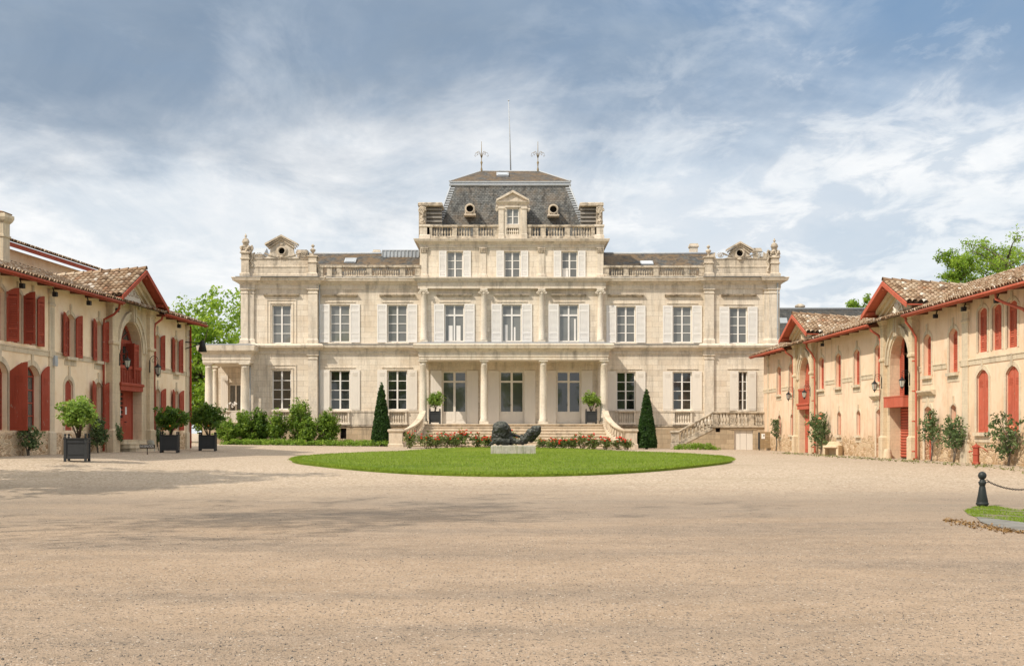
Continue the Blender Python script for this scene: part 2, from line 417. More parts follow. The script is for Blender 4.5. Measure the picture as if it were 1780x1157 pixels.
M['leaf_vine'] = mat_leaf('climber_leaf', (.03,.05,.022), (.08,.135,.045), (.20,.27,.11), .25)
M['blade'] = mat_leaf('grass_blade', (.10,.17,.012), (.19,.29,.022), (.30,.40,.045), .25)
# ------------------------------------------------------------------ camera, sun, sky
cam = bpy.data.cameras.new('camera'); co = link(bpy.data.objects.new('camera', cam))
co.location = (0, 0, EYE); co.rotation_euler = (math.pi/2, 0, 0)
cam.sensor_width = 36; cam.lens = FOC / 1780 * 36; cam.shift_y = (HY - 578.5) / 1780
cam.clip_start = .1; cam.clip_end = 6000
scene.camera = co
scene.view_settings.view_transform = 'Standard'; scene.view_settings.look = 'None'
scene.view_settings.exposure = 0; scene.view_settings.gamma = 1
SUN_EL, SUN_AZ = math.radians(46), math.radians(-129)      # azimuth clockwise from +Y (the view): from the left, a little behind
sd = Vector((math.sin(SUN_AZ)*math.cos(SUN_EL), math.cos(SUN_AZ)*math.cos(SUN_EL), math.sin(SUN_EL)))
sun = bpy.data.lights.new('sun', 'SUN'); sun.energy = SUN_E; sun.angle = math.radians(.55); sun.color = (1, .90, .76)
so = link(bpy.data.objects.new('sun', sun)); so.rotation_euler = sd.to_track_quat('Z', 'Y').to_euler(); so.location = (-60, -20, 60)
w = bpy.data.worlds.new('World'); scene.world = w; w.use_nodes = True
w.node_tree.nodes.clear(); t = NT(w.node_tree)
sky = t.n('ShaderNodeTexSky', sky_type='NISHITA'); sky.sun_disc = False
sky.sun_elevation = SUN_EL; sky.sun_rotation = SUN_AZ; sky.air_density = 1.0; sky.dust_density = 1.2; sky.ozone_density = 1.5
d = t.n('ShaderNodeTexCoord').outputs['Generated']
dx, dy, dz = t.xyz(d)
el = t.math('MAXIMUM', dz, 0.0)
den = t.math('ADD', el, .13)
p = t.comb(t.math('DIVIDE', dx, den), t.math('DIVIDE', dy, den), 0.0)      # a flat cloud layer overhead
az = t.math('DIVIDE', dx, t.math('MAXIMUM', t.math('ABSOLUTE', dy), .05))
big = t.noise(t.vmath('MULTIPLY', p, (1.0, .6, 1)), .75, 6, .55, .5)
wisp = t.noise(t.vmath('ADD', t.vmath('MULTIPLY', p, (1.0, .48, 1)), (3.7, 1.2, .4)), 2.6, 9, .62, .5)
ripple = t.noise(t.vmath('ADD', t.vmath('MULTIPLY', p, (1.0, .62, 1)), (8.1, 2.2, .9)), 6.0, 9, .6, .35)
puff = t.noise(t.vmath('MULTIPLY', d, (1, 1, 2.2)), 11.0, 10, .62, .4)
soft = t.noise(t.vmath('ADD', t.vmath('MULTIPLY', d, (1, 1, 2.0)), (.35, .1, .2)), 4.2, 6, .58, .7)
vis = t.maprange(az, -.12, .34, 0, 1, True)
# slate cloud base high up, bright veil lower down, broken altocumulus to the right
dark = t.math('ADD', t.maprange(el, .135, .315, -.10, 1.02, True), t.math('MULTIPLY', t.math('SUBTRACT', big, .5), 1.3))
dark = t.math('ADD', dark, t.math('MULTIPLY', t.math('SUBTRACT', soft, .5), 1.9))
dark = t.math('ADD', dark, t.math('MULTIPLY', t.math('SUBTRACT', wisp, .5), -.9))
dark = t.math('ADD', dark, t.math('MULTIPLY', t.maprange(az, -.14, -.36, 0, .6, True), t.maprange(el, .17, .27, 0, 1, True)))
dark = t.math('MULTIPLY', dark, t.maprange(el, .36, .60, 1, .2, True))
dark = t.maprange(dark, .0, 1.05, 0, 1, True)
dcol = t.mix(vis, (.175,.25,.355), (.165,.285,.46))
dcol = t.mix(t.maprange(soft, .4, .7, 0, .5), dcol, (.36,.43,.51))
lcol = t.mix(t.maprange(wisp, .34, .62), (.66,.715,.765), (.84,.85,.857))
lcol = t.mix(t.math('MULTIPLY', t.maprange(puff, .46, .68), .85), lcol, (.95,.945,.935))
lcol = t.mix(t.math('MULTIPLY', t.maprange(ripple, .45, .58, 1, 0), t.math('ADD', t.math('MULTIPLY', vis, .62), .09)), lcol, (.50,.585,.68))
lcol = t.mix(t.maprange(el, .0, .085, .75, 0.0, True), lcol, (.80,.83,.85))
cl = t.mix(t.math('MULTIPLY', dark, .95), lcol, dcol)
# bright broken streaks over the dark parts, stronger to the right
stre = t.math('MULTIPLY', t.maprange(ripple, .50, .70, 0, 1), t.math('ADD', t.math('MULTIPLY', vis, .66), .08))
cl = t.mix(t.math('MULTIPLY', stre, t.maprange(el, .34, .22, .35, 1)), cl, (.82,.85,.87))
cl = t.mix(t.math('MULTIPLY', t.maprange(wisp, .52, .72, 0, .45), dark), cl, (.50,.57,.645))
# overhead sky, out of view, brightened to add fill light
cl = t.mix(t.maprange(el, .40, .62, 0, .95, True), cl, (1.18,1.15,1.10))
nish = t.vmath('SCALE', sky.outputs[0], .12)
fin = t.mix(t.maprange(puff, .25, .6, .80, .97), nish, cl)
fin = t.vmath('SCALE', fin, SKY_GAIN * 10.0)
bg = t.n('ShaderNodeBackground', {'Color': fin, 'Strength': .1})
wo = t.n('ShaderNodeOutputWorld'); t.nt.links.new(bg.outputs[0], wo.inputs[0])
# ------------------------------------------------------------------ ground
def axis(parts):
    a = []
    for lo, hi, st in parts: a += list(np.arange(lo, hi, st))
    return a
xs = axis([(-1500,-200,325),(-200,-40,20),(-40,-22,3),(-22,22.01,1.0),(25,42,3),(45,200,20),(205,1501,320)])
ys = axis([(-400,-40,60),(-40,0,5),(0,96,1.0),(96,130,4),(130,300,20),(300,2601,300)])
g = MB(); nx = len(xs)
for Y in ys:
    for X in xs: g.v.append((X, Y, gz(X, Y)))
for j in range(len(ys)-1):
    for i in range(nx-1): g.f.append((j*nx+i, j*nx+i+1, (j+1)*nx+i+1, (j+1)*nx+i)); g.sm.append(True)
m, t, b = newmat('gravel')
o = t.pos(); x, y, z = t.xyz(o)
wob = t.noise(o, .16, 4, .6)
far = t.maprange(t.math('ADD', y, t.math('MULTIPLY', t.math('SUBTRACT', wob, .5), 9.0)), 29.5, 37.5)       # loose pale gravel round the lawn
grey = t.math('MULTIPLY', t.maprange(t.math('ADD', y, t.math('MULTIPLY', t.math('SUBTRACT', wob, .5), 14)), 20, 30), t.math('SUBTRACT', 1.0, far))
v1 = t.voro(o, 24, 'F1', 'Distance'); v1c = t.xyz(t.voro(o, 24, 'F1', 'Color'))
v2 = t.voro(t.vmath('ADD', o, (3, 1, 7)), 48, 'F1', 'Distance'); v2c = t.xyz(t.voro(t.vmath('ADD', o, (3, 1, 7)), 48, 'F1', 'Color'))
vf = t.xyz(t.voro(t.vmath('ADD', o, t.vmath('SCALE', t.n('ShaderNodeTexNoise', {'Vector': o, 'Scale': 20.0}).outputs[1], .05)), 19, 'F1', 'Color'))
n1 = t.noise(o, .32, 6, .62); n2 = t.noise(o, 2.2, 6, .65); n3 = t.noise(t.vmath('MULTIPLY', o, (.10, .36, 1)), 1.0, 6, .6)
bind = t.mix(t.maprange(n1, .35, .68), (.31,.228,.158), (.395,.295,.21))
bind = t.mix(t.maprange(n3, .44, .60, 0, .8), bind, (.22,.175,.135))  # broad darker bands: soft tree shade painted into the gravel colour
bind = t.mix(t.maprange(n2, .4, .75, 0, .4), bind, (.52,.40,.30))
stone = t.ramp(v1c[1], [(0, (.055,.055,.055)), (.3, (.15,.14,.125)), (.55, (.30,.245,.19)), (.8, (.45,.37,.29)), (1, (.62,.55,.47))])
isst = t.math('MULTIPLY', t.maprange(v1, .40, .30), t.maprange(v1c[0], .40, .48))
near = t.mix(isst, bind, stone)
sm2 = t.ramp(v2c[1], [(0, (.17,.13,.095)), (.5, (.40,.31,.22)), (1, (.60,.48,.37))])
near = t.mix(t.math('MULTIPLY', t.maprange(v2, .5, .3), .6), near, sm2)
near = t.mix(t.math('MULTIPLY', grey, .5), near, (.26,.225,.185))
fcol = t.ramp(vf[1], [(0, (.31,.235,.165)), (.3, (.44,.35,.26)), (.7, (.53,.435,.335)), (1, (.66,.57,.46))])
fcol = t.mix(t.maprange(n2, .4, .7, 0, .5), fcol, (.52,.425,.32))
fcol = t.mix(t.maprange(n1, .5, .7, 0, .45), fcol, (.42,.335,.245))
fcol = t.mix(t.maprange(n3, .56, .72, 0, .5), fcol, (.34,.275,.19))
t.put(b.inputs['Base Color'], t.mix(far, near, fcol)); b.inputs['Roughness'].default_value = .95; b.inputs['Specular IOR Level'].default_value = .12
hh = t.math('ADD', t.math('MULTIPLY', isst, .9), t.math('MULTIPLY', t.maprange(v2, .5, .0), .8))
hh = t.math('ADD', hh, t.math('MULTIPLY', t.math('MULTIPLY', vf[0], far), 1.5))
t.put(b.inputs['Normal'], t.bump(t.math('ADD', hh, n2), .75, .018))
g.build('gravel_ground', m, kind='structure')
# lawn: a long oval of short grass with a little raised edge
LY, LA, LB, LX = 59.75, 9.27, 21.25, 0.0
def lawn_r(X, Y): return math.hypot((X-LX)/LA, (Y-LY)/LB)
lg = MB(); NR = 26; NA = 96
lg.v.append((LX, LY, gz(LX, LY)+.09)); lg.tint = None
for i in range(1, NR+1):
    r = i/NR
    for k in range(NA):
        a = 2*math.pi*k/NA; X = LX+LA*r*math.cos(a); Y = LY+LB*r*math.sin(a)
        lg.v.append((X, Y, gz(X, Y)+.09))
for k in range(NA):
    a = 2*math.pi*k/NA; X = LX+LA*1.004*math.cos(a); Y = LY+LB*1.002*math.sin(a); lg.v.append((X, Y, gz(X, Y)-.05))
for k in range(NA): lg.f.append((0, 1+k, 1+(k+1)%NA)); lg.sm.append(True)
for i in range(NR):
    for k in range(NA):
        a = 1+i*NA; lg.f.append((a+k, a+NA+k, a+NA+(k+1)%NA, a+(k+1)%NA)); lg.sm.append(i < NR-1)
m, t, b = newmat('lawn_grass')
o = t.pos(); n1 = t.noise(o, .6, 6, .65); n2 = t.noise(t.vmath('MULTIPLY', o, (1, .35, 1)), 9, 5, .7); n3 = t.noise(o, 60, 2, .6)
c = t.mix(t.maprange(n1, .35, .68), (.15,.225,.018), (.235,.31,.03))
c = t.mix(t.maprange(n2, .42, .72, 0, .6), c, (.27,.36,.04))
n4 = t.noise(t.vmath('ADD', o, (3, 9, 1)), .28, 5, .6)
c = t.mix(t.maprange(n4, .48, .68, 0, .6), c, (.235,.29,.045))
c = t.mix(t.maprange(n4, .50, .32, 0, .5), c, (.10,.19,.018))
c = t.mix(t.maprange(n3, .5, .75, 0, .6), c, (.09,.16,.012))
t.put(b.inputs['Base Color'], c); b.inputs['Roughness'].default_value = .8; b.inputs['Specular IOR Level'].default_value = .15
t.put(b.inputs['Normal'], t.bump(t.math('ADD', n2, n3), 1.0, .06))
M['lawn'] = m
lawn = lg.build('lawn', m, kind='structure')
rng = np.random.default_rng(7)
def blades(name, XY, h, wd, zoff, mat, **k):
    n = len(XY); a = rng.uniform(0, 2*np.pi, n); hh = h*rng.uniform(.55, 1.25, n)
    lean = rng.normal(0, .35, (n, 2))*hh[:, None]
    zb = np.array([gz(x, y) for x, y in XY]) + zoff
    P = np.zeros((n, 3, 3)); dxy = np.stack([np.cos(a), np.sin(a)], 1)*wd
    P[:, 0, :2] = XY-dxy; P[:, 1, :2] = XY+dxy; P[:, 2, :2] = XY+lean
    P[:, 0, 2] = zb; P[:, 1, 2] = zb; P[:, 2, 2] = zb+hh
    return tri_mesh(name, P, np.repeat(np.clip(rng.normal(.5, .22, n), 0, 1), 3), mat, **k)
def tri_mesh(name, P, tint, mat, parent=None, loc=(0,0,0), nv=3, rz=0.0, **k):
    n = P.shape[0]; me = bpy.data.meshes.new(name)
    me.vertices.add(n*nv); me.vertices.foreach_set('co', P.reshape(-1).astype(np.float32))
    me.loops.add(n*nv); me.loops.foreach_set('vertex_index', np.arange(n*nv, dtype=np.int32))
    me.polygons.add(n); me.polygons.foreach_set('loop_start', np.arange(0, n*nv, nv, dtype=np.int32))
    try: me.polygons.foreach_set('loop_total', np.full(n, nv, dtype=np.int32))
    except Exception: pass
    me.update(calc_edges=True)
    at = me.attributes.new('tint', 'FLOAT', 'POINT'); at.data.foreach_set('value', tint.astype(np.float32))
    me.materials.append(mat)
    return place(name, me, parent, loc, rz, **k)
XY = []
while len(XY) < 30000:
    a = rng.uniform(0, 2*np.pi); r = math.sqrt(rng.uniform(0, 1))
    if rng.uniform() < .35: r = 1-rng.uniform(0, .03)
    X, Y = LX+LA*r*math.cos(a), LY+LB*r*math.sin(a)
    if rng.uniform() < (48.0/max(Y, 30))**2.0: XY.append((X, Y))
for i in range(9000):
    a = rng.uniform(np.pi, 2*np.pi); r = 1+rng.normal(.0, .006); XY.append((LX+LA*r*math.cos(a), LY+LB*r*math.sin(a)))
blades('lawn_grass', np.array(XY), .065, .013, .085, M['blade'], kind='stuff')
# ------------------------------------------------------------------ foliage
def leaves(name, cen, rad, per, size, mat, parent=None, loc=(0,0,0), up=.35, tint0=None, flat=1.0, rs=None, aspect=.55, **k):
    """leaf-sized quads scattered through many small clumps"""
    r = rs or rng
    cen = np.asarray(cen, float); nC = len(cen); rad = np.broadcast_to(np.asarray(rad, float), (nC,))
    n = nC*per; C = np.repeat(cen, per, 0); R = np.repeat(rad, per)
    dv = r.normal(0, 1, (n, 3)); dv /= np.linalg.norm(dv, axis=1)[:, None]
    rr = r.uniform(0, 1, n)**(.5)
    P0 = C + dv*(R*rr)[:, None]*np.array([1, 1, flat])
    nrm = dv*.5 + r.normal(0, .6, (n, 3)); nrm[:, 2] += up
    nrm /= np.linalg.norm(nrm, axis=1)[:, None]
    a = np.cross(nrm, r.normal(0, 1, (n, 3))); a /= np.linalg.norm(a, axis=1)[:, None]
    b = np.cross(nrm, a); s = size*r.uniform(.6, 1.3, n)[:, None]
    P = np.stack([P0-a*s, P0-b*s*aspect+nrm*s*.12, P0+a*s, P0+b*s*aspect+nrm*s*.12], 1)
    ct = np.repeat(r.normal(.5 if tint0 is None else tint0, .2, nC), per)
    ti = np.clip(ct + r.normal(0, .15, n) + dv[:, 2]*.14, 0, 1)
    return tri_mesh(name, P, np.repeat(ti, 4), mat, parent, loc, nv=4, **k)
def crown_pts(n, rx, ry, rz, cz, r, lump=.25, shell=.55, cut=-1.0):
    """clump centres in a lumpy crown, thicker towards its skin"""
    pts = []
    ph = r.uniform(0, 6.28, 8)
    while len(pts) < n:
        v = r.normal(0, 1, 3); v /= np.linalg.norm(v)
        if v[2] < cut: continue
        a = math.atan2(v[1], v[0])
        k = 1 + lump*(math.sin(3*a+ph[0]+2*v[2])*.5 + math.sin(5*a+ph[1]-3*v[2])*.35 + math.sin(4*v[2]+ph[2]+a)*.4)
        q = (shell + (1-shell)*r.uniform(0, 1)) if r.uniform() < .78 else r.uniform(.1, 1)
        pts.append((v[0]*rx*k*q, v[1]*ry*k*q, cz+v[2]*rz*k*q))
    return np.array(pts)
def tree(name, base, h, cr, n, per, leaf, crad, mat, seed, trunk=.25, czf=.62, rzf=None, limbs=9, shell=.55, lump=.3, flat=.8, **k):
    r = np.random.default_rng(seed)
    root = empty(name, base, **k)
    rz_ = (rzf or .42)*h; cz = h*czf
    pts = crown_pts(n, cr, cr, rz_, cz, r, lump, shell)
    tb = MB(); th = cz-.35*rz_
    path = [(0,0,-.3)]
    for i in range(1, 7): path.append((r.normal(0, .05)*i*trunk*3, r.normal(0, .05)*i*trunk*3, th*i/6))
    tb.tube(path, trunk, 8, True, trunk*.6)
    for i in range(limbs):
        e = pts[r.integers(0, n)]; s0 = Vector(path[r.integers(3, 7)])
        mid = (s0+Vector(e))/2 + Vector(r.normal(0, .06*cr, 3)) + Vector((0, 0, .08*h))
        tb.tube([s0, (s0*.6+mid*.4), mid, (mid*.5+Vector(e)*.5), Vector(e)], trunk*.5, 6, True, trunk*.10)
        for q in range(3):
            e2 = pts[r.integers(0, n)]
            if (Vector(e2)-mid).length < cr*1.1: tb.tube([mid, (mid+Vector(e2))/2+Vector(r.normal(0, .05*cr, 3)), Vector(e2)], trunk*.22, 5, True, trunk*.05)
    tb.build('trunk', M['bark'], root)
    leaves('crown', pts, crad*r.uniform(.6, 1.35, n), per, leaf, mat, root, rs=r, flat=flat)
    return root
# ------------------------------------------------------------------ the chateau
F = D
def fx(px, y=0.0): return PX(px, F + y)
def fz(py, y=0.0): return PZ(py, F + y)
ch = empty('chateau', (0, F, 0), label='wide pale limestone chateau with a slate mansard roof facing the lawn', cat='mansion')
CORN = [(.02,0),(.05,.10),(.05,.30),(.12,.36),(.20,.44),(.22,.52),(.46,.58),(.48,.70),(.52,.74),(.52,.80)]
def scaled(prof, z0, z1, pm=1.0):
    h = prof[-1][1]; return [(p*pm, z0+(z1-z0)*z/h) for p, z in prof]
zB, zW, zS1, zS0, zC0, zC1 = -.3, fz(738), fz(598), fz(613), fz(503), fz(484.5)
# --- window makers (mesh shared between repeats)
_cache = {}
def win_mesh(w, h, cols, rows, mat, bar=.045, fr=.07, transom=None, solid=0.0, arched=0.0):
    key = ('w', round(w, 3), round(h, 3), cols, rows, mat.name, transom, solid, arched)
    if key in _cache: return _cache[key]
    mb = MB(); x0, x1 = -w/2, w/2
    zt = h-arched
    mb.box(x0, x0+fr, -.03, .03, 0, zt); mb.box(x1-fr, x1, -.03, .03, 0, zt)
    mb.box(x0+fr, x1-fr, -.028, .028, 0, fr); mb.box(x0+fr, x1-fr, -.028, .028, zt-fr, zt)
    mb.box(-fr*.75, fr*.75, -.045, .032, fr, zt-fr)
    for i in range(1, cols):
        for sx in (-1, 1):
            xx = sx*(fr*.75 + (w/2-fr-fr*.75)*i/cols); mb.box(xx-bar/2, xx+bar/2, -.02, .02, fr, zt-fr)
    zlo = fr+solid; ztop = zt-fr
    if solid: 
        for sx in (-1, 1):
            a, b_ = sorted((sx*(fr*.75), sx*(w/2-fr)))
            mb.box(a, b_, -.018, .02, fr, zlo); mb.box(a+.10, b_-.10, -.03, -.018, fr+.14, zlo-.12)
    if transom:
        mb.box(x0+fr, x1-fr, -.04, .034, transom-.06, transom+.06)
    for i in range(1, rows):
        zz = zlo+((transom or ztop)-zlo)*i/rows; mb.box(x0+fr, x1-fr, -.022, .022, zz-bar/2, zz+bar/2)
    if arched:
        inn = head(x0+fr, x1-fr, zt-.01, zt, h-fr); ou = head(x0, x1, zt-.01, zt, h)
        mb.ring(inn, ou, -.03, .03)
        mb.box(-bar/2, bar/2, -.02, .02, zt, h-fr)
    me = mb.mesh('window', mat)
    g_ = MB()
    if arched: g_.quad(*[(x, .012, z) for x, z in arch(x0+fr*.5, x1-fr*.5, fr*.5, zt, h-fr*.5)])
    else: g_.quad((x0+fr*.5,.012,fr*.5),(x1-fr*.5,.012,fr*.5),(x1-fr*.5,.012,h-fr*.5),(x0+fr*.5,.012,h-fr*.5))
    _cache[key] = (me, g_); return _cache[key]
def put_window(parent, x, y, z, w, h, cols, rows, mat, glass, name='window', **kw):
    me, g_ = win_mesh(w, h, cols, rows, mat, **kw)
    wo_ = place(name, me, parent, (x, y, z))
    gk = ('g', id(me), glass.name)
    if gk not in _cache: _cache[gk] = g_.mesh('pane', glass)
    place('pane', _cache[gk], wo_); return wo_
def shutter_mesh(w, h, kind, mat, arched=0.0, side=1, mirror=False):
    """hinged at x=0, opening towards +x; kind: louver / panel. arched: its free edge rises (side 1) to the crown"""
    key = ('s', round(w, 3), round(h, 3), kind, mat.name, round(arched, 3), side, mirror)
    if key in _cache: return _cache[key]
    mb = MB(); th = .022; st = min(.075, w*.16)
    def top(x):
        if not arched: return h
        u = x/w if side > 0 else 1-x/w          # crown on the free edge when closed
        return h-arched + arched*math.sin(math.pi/2*u)
    if kind == 'louver':
        nseg = 6 if arched else 1
        mb.box(0, st, -th, th, 0, top(0) if not arched else min(top(0), top(st))); mb.box(w-st, w, -th, th, 0, min(top(w), top(w-st)))
        rails = [(0, .13), (h*.22, h*.22+.09), (h*.80, h*.80+.09)]
        for a, b_ in rails: mb.box(st, w-st, -th*.96, th*.96, a, b_)
        poly = [(st, h-arched-.10)] + [(w-st, h-arched-.10)] + [(w-st-(w-2*st)*i/nseg, top(w-st-(w-2*st)*i/nseg)) for i in range(nseg+1)]
        mb.prism(poly, -th*.95, th*.95)
        segs = [(.13, h*.22), (h*.22+.09, h*.80), (h*.80+.09, h-arched-.10)]
        for a, b_ in segs:
            n = max(2, int((b_-a)/.075)); stp = (b_-a)/n
            for i in range(n):
                zz = a+stp*(i+.5)
                mb.quad((st, th*.3, zz+stp*.30), (w-st, th*.3, zz+stp*.30), (w-st, -th*.8, zz-stp*.32), (st, -th*.8, zz-stp*.32))
        mb.quad((st, th*.8, .1), (w-st, th*.8, .1), (w-st, th*.8, h-arched-.06), (st, th*.8, h-arched-.06))
    else:
        ns = 8 if arched else 1
        poly = [(0,0),(w,0)] + [(w-w*i/ns, top(w-w*i/ns)) for i in range(ns+1)]
        mb.prism(poly, -th, th)
        for zz in (.22, h*.80-.28): pass
        mb.box(w*.08, w*.92, -th-.012, -th, .10, .20)
        n = 5; za = h-arched-.30*min(1, h/2.6)-.1
        for i in range(n):
            zz = za+i*.052; mb.box(w*.24, w*.76, -th-.012, -th, zz, zz+.024)
        for i in range(1, 4):
            xx = w*i/4; mb.box(xx-.004, xx+.004, -th-.006, -th, .22, za-.06)
    if mirror: mb.v = [(-x, y, z) for x, y, z in mb.v]
    me = mb.mesh('shutter', mat); _cache[key] = me; return me
# --- facade walls with their openings
TR = dict(mat=M['white'])
up_h, up_z = fz(530)-fz(596), fz(596)
lo_h, lo_z = fz(643.5)-fz(712), fz(712)
def rect(x0, x1, z0, z1): return [(x0,z0),(x1,z0),(x1,z1),(x0,z1)]
wins = []        # (block, px centre, half width px, z0, z1, style)
for c in (490.5,): wins += [('L', c, 16.5, fz(597), fz(530.5), 'up'), ('L', c, 16.5, fz(711.5), fz(643), 'lo')]
for c in (591, 690.5): wins += [('ML', c, 17.3, fz(594.5), fz(529.5), 'up'), ('ML', c, 17.3, fz(712), fz(643.5), 'lo')]
for c in (1088, 1186): wins += [('MR', c, 16.5, fz(595), fz(532), 'up'), ('MR', c, 16.5, fz(712.5), fz(646), 'lo')]
wins += [('R', 1282.5, 15.5, fz(597), fz(534.5), 'up'), ('R', 1290.5, 7.6, fz(712.5), fz(646), 'half')]
for c in (790, 889.6, 988.4): wins += [('C', c, 17, fz(594), fz(529.6), 'french')]
for c in (791, 890.5, 989.8): wins += [('C', c, 14, fz(483.4), fz(437.4), 'attic')]
for c in (790, 889.5, 988.3): wins += [('C', c, 21.3, fz(735.8), fz(645), 'door')]
blocks = {'L': (420, 554, -.22, zC1), 'ML': (553, 731, 0.0, zC1), 'C': (730, 1049, -.18, fz(417)), 'MR': (1048, 1224, 0.0, zC1), 'R': (1223, 1354, -.22, zC1)}
RV = .24; yc0 = blocks['C'][2]
for k, (p0, p1, y, zt) in blocks.items():
    x0, x1 = fx(p0), fx(p1)
    hs = [rect(fx(c-hw), fx(c+hw), z0, z1) for (bk, c, hw, z0, z1, s_) in wins if bk == k]
    if k == 'ML': hs.append(rect(fx(592), fx(602), fz(762), fz(744)))
    if k == 'ML': hs.append(rect(fx(676), fx(706), fz(758), fz(745)))
    mb = MB(); mb.wall(rect(x0, x1, zB, zt), hs, y, RV)
    # sides, back and a flat top close the block
    mb.quad((x0,y,zB),(x0,14,zB),(x0,14,zt),(x0,y,zt)); mb.quad((x1,y,zB),(x1,14,zB),(x1,14,zt),(x1,y,zt))
    mb.quad((x0,14,zB),(x1,14,zB),(x1,14,zt),(x0,14,zt)); mb.quad((x0,y+.001,zt-.01),(x1,y+.001,zt-.01),(x1,14,zt-.01),(x0,14,zt-.01))
    mb.build('wall', M['ashlar'], ch)
    if k == 'ML':
        for q0, q1, r0, r1 in ((592,602,762,744),(676,706,758,745)):
            v_ = MB(); v_.quad(*[(xx, .2, zz) for xx, zz in rect(fx(q0), fx(q1), fz(r0), fz(r1))])
            for i in range(1, 5): xx = fx(q0)+(fx(q1)-fx(q0))*i/5; v_.tube([(xx,.1,fz(r0)),(xx,.1,fz(r1))], .02, 5)
            v_.build('basement_window', M['void'], ch)
def shut(parent, px_h, dirn, wpx, z0, h, kind, y, mat, ang=0.0):
    me = shutter_mesh(wpx*F/FOC, h, kind, mat, mirror=dirn < 0)
    return place('shutter', me, parent, (fx(px_h), y-.045, z0))
for bk, c, hw, z0, z1, s_ in wins:
    y = blocks[bk][2]; w_ = 2*hw*F/FOC; h_ = z1-z0; x = fx(c); yw = y+RV-.05
    if s_ == 'up': put_window(ch, x, yw, z0, w_, h_, 1, 4, M['white'], M['glass_hi'])
    elif s_ == 'lo': put_window(ch, x, yw, z0, w_, h_, 1, 4, M['white'], M['glass_lo'])
    elif s_ == 'half': put_window(ch, x, yw, z0, w_, h_, 1, 4, M['white'], M['glass_lo'], fr=.055)
    elif s_ == 'french': put_window(ch, x, yw, z0, w_, h_, 1, 1, M['white'], M['glass_hi'], transom=h_*.715)
    elif s_ == 'attic': put_window(ch, x, yw, z0, w_, h_, 1, 3, M['white'], M['glass_hi'])
    elif s_ == 'door':
        dr = put_window(ch, x, yw, z0, w_, h_, 1, 1, M['greige'], M['glass_lo'] if c > 950 else M['glass_dr'], name='french_door', transom=h_*.80, solid=h_*.20, fr=.1)
        hd = MB().tube([(-.06,-.07,1.25),(-.06,-.11,1.25),(-.18,-.11,1.25)], .018, 6); hd.build('handle', M['iron'], dr)
    # shutters folded back on the wall
    kind = {'up':'louver','french':'louver','attic':'louver','lo':'panel','door':'panel','half':'panel'}[s_]
    if bk == 'L': continue
    wp = {'up':16.8,'french':17.6,'attic':13.0,'lo':16.8,'door':19.2,'half':14.5}[s_]
    mat = M['white'] if kind == 'louver' else M['greige']
    shut(ch, c-hw-.6, -1, wp, z0-.02, h_+.05, kind, y, mat); shut(ch, c+hw+.6, 1, wp, z0-.02, h_+.05, kind, y, mat)
# white quads painting in daylight seen through some first floor rooms
for c, q0, q1, hh in ((790, -10.5, -3.2, .44), (790, 3.2, 10.5, .44), (889.6, -12, -7.5, .46), (889.6, 3.5, 6.5, .40), (988.4, 9.5, 12.5, .62)):
    z0, z1 = fz(594)+.09, fz(594)+(fz(529.6)-fz(594))*hh; y = yc0+RV-.05+.006
    MB().quad((fx(c+q0),y,z0),(fx(c+q1),y,z0),(fx(c+q1),y,z1),(fx(c+q0),y,z1)).build('pale_quad', M['white'], ch)
MB().quad((fx(978.5),yc0+RV-.044,fz(482)),(fx(987.5),yc0+RV-.044,fz(482)),(fx(987.5),yc0+RV-.044,fz(466)),(fx(978.5),yc0+RV-.044,fz(466))).build('pale_quad', M['white'], ch)  # small white object in the attic window, drawn as a flat quad
# sills, label mouldings, flat window architraves
for bk, c, hw, z0, z1, s_ in wins:
    sill = MB(); arc = MB(); lab = MB()
    y = blocks[bk][2]; x0, x1 = fx(c-hw), fx(c+hw)
    if s_ in ('up','lo','half'):
        sill.box(x0-.12, x1+.12, y-.09, y+.05, z0-.13, z0-.012); sill.build('window_sill', M['trim'], ch)
    if s_ == 'door': continue
    a = .17 if bk != 'L' else .34
    if bk == 'L':
        for q in (.10, .30): arc.ring([(x1+q,z0),(x1+q,z1+q),(x0-q,z1+q),(x0-q,z0)], [(x1+q+.05,z0),(x1+q+.05,z1+q+.05),(x0-q-.05,z1+q+.05),(x0-q-.05,z0)], y-.045, y+.02)
    if s_ != 'attic':
        xx0, xx1 = fx(c-27), fx(c+27)
        arc.box(xx0, xx1, y-.05, y+.02, z1+.16, z1+.21) if bk != 'L' else None
    if arc.v: arc.build('architrave', M['trim'], ch)
    if s_ in ('up', 'french'):
        zz = fz(516); xx0, xx1 = fx(c-30.5), fx(c+30.5)
        lab.prism_x([(y+.03,zz),(y-.06,zz),(y-.10,zz+.05),(y-.20,zz+.10),(y-.22,zz+.17),(y+.03,zz+.19)], xx0, xx1); lab.build('lintel_moulding', M['old'], ch)
# pilasters of the pavilions, two storeys
def pilaster(p0, p1, y, z0, z1, proud=.13, name='pilaster'):
    mb = MB(); x0, x1 = fx(p0), fx(p1)
    mb.loft(x0, x1, y-proud, y+.05, [(.07,z0),(.07,z0+.22),(.03,z0+.30),(0,z0+.34),(0,z1-.34),(.04,z1-.32),(.04,z1-.27),(0,z1-.25),(0,z1-.14),(.08,z1-.06),(.08,z1)])
    mb.build(name, M['trim'], ch)
for (p0, p1, y) in ((421,433,-.40),(430,443,-.27),(537,553,-.30),(1223.5,1239.5,-.30),(1334,1352,-.40),(1327,1337,-.27)):
    pilaster(p0, p1, y+.05, zS1+.02, zC0+.02); pilaster(p0, p1, y+.05, zW+.02, zS0-.6*.2)
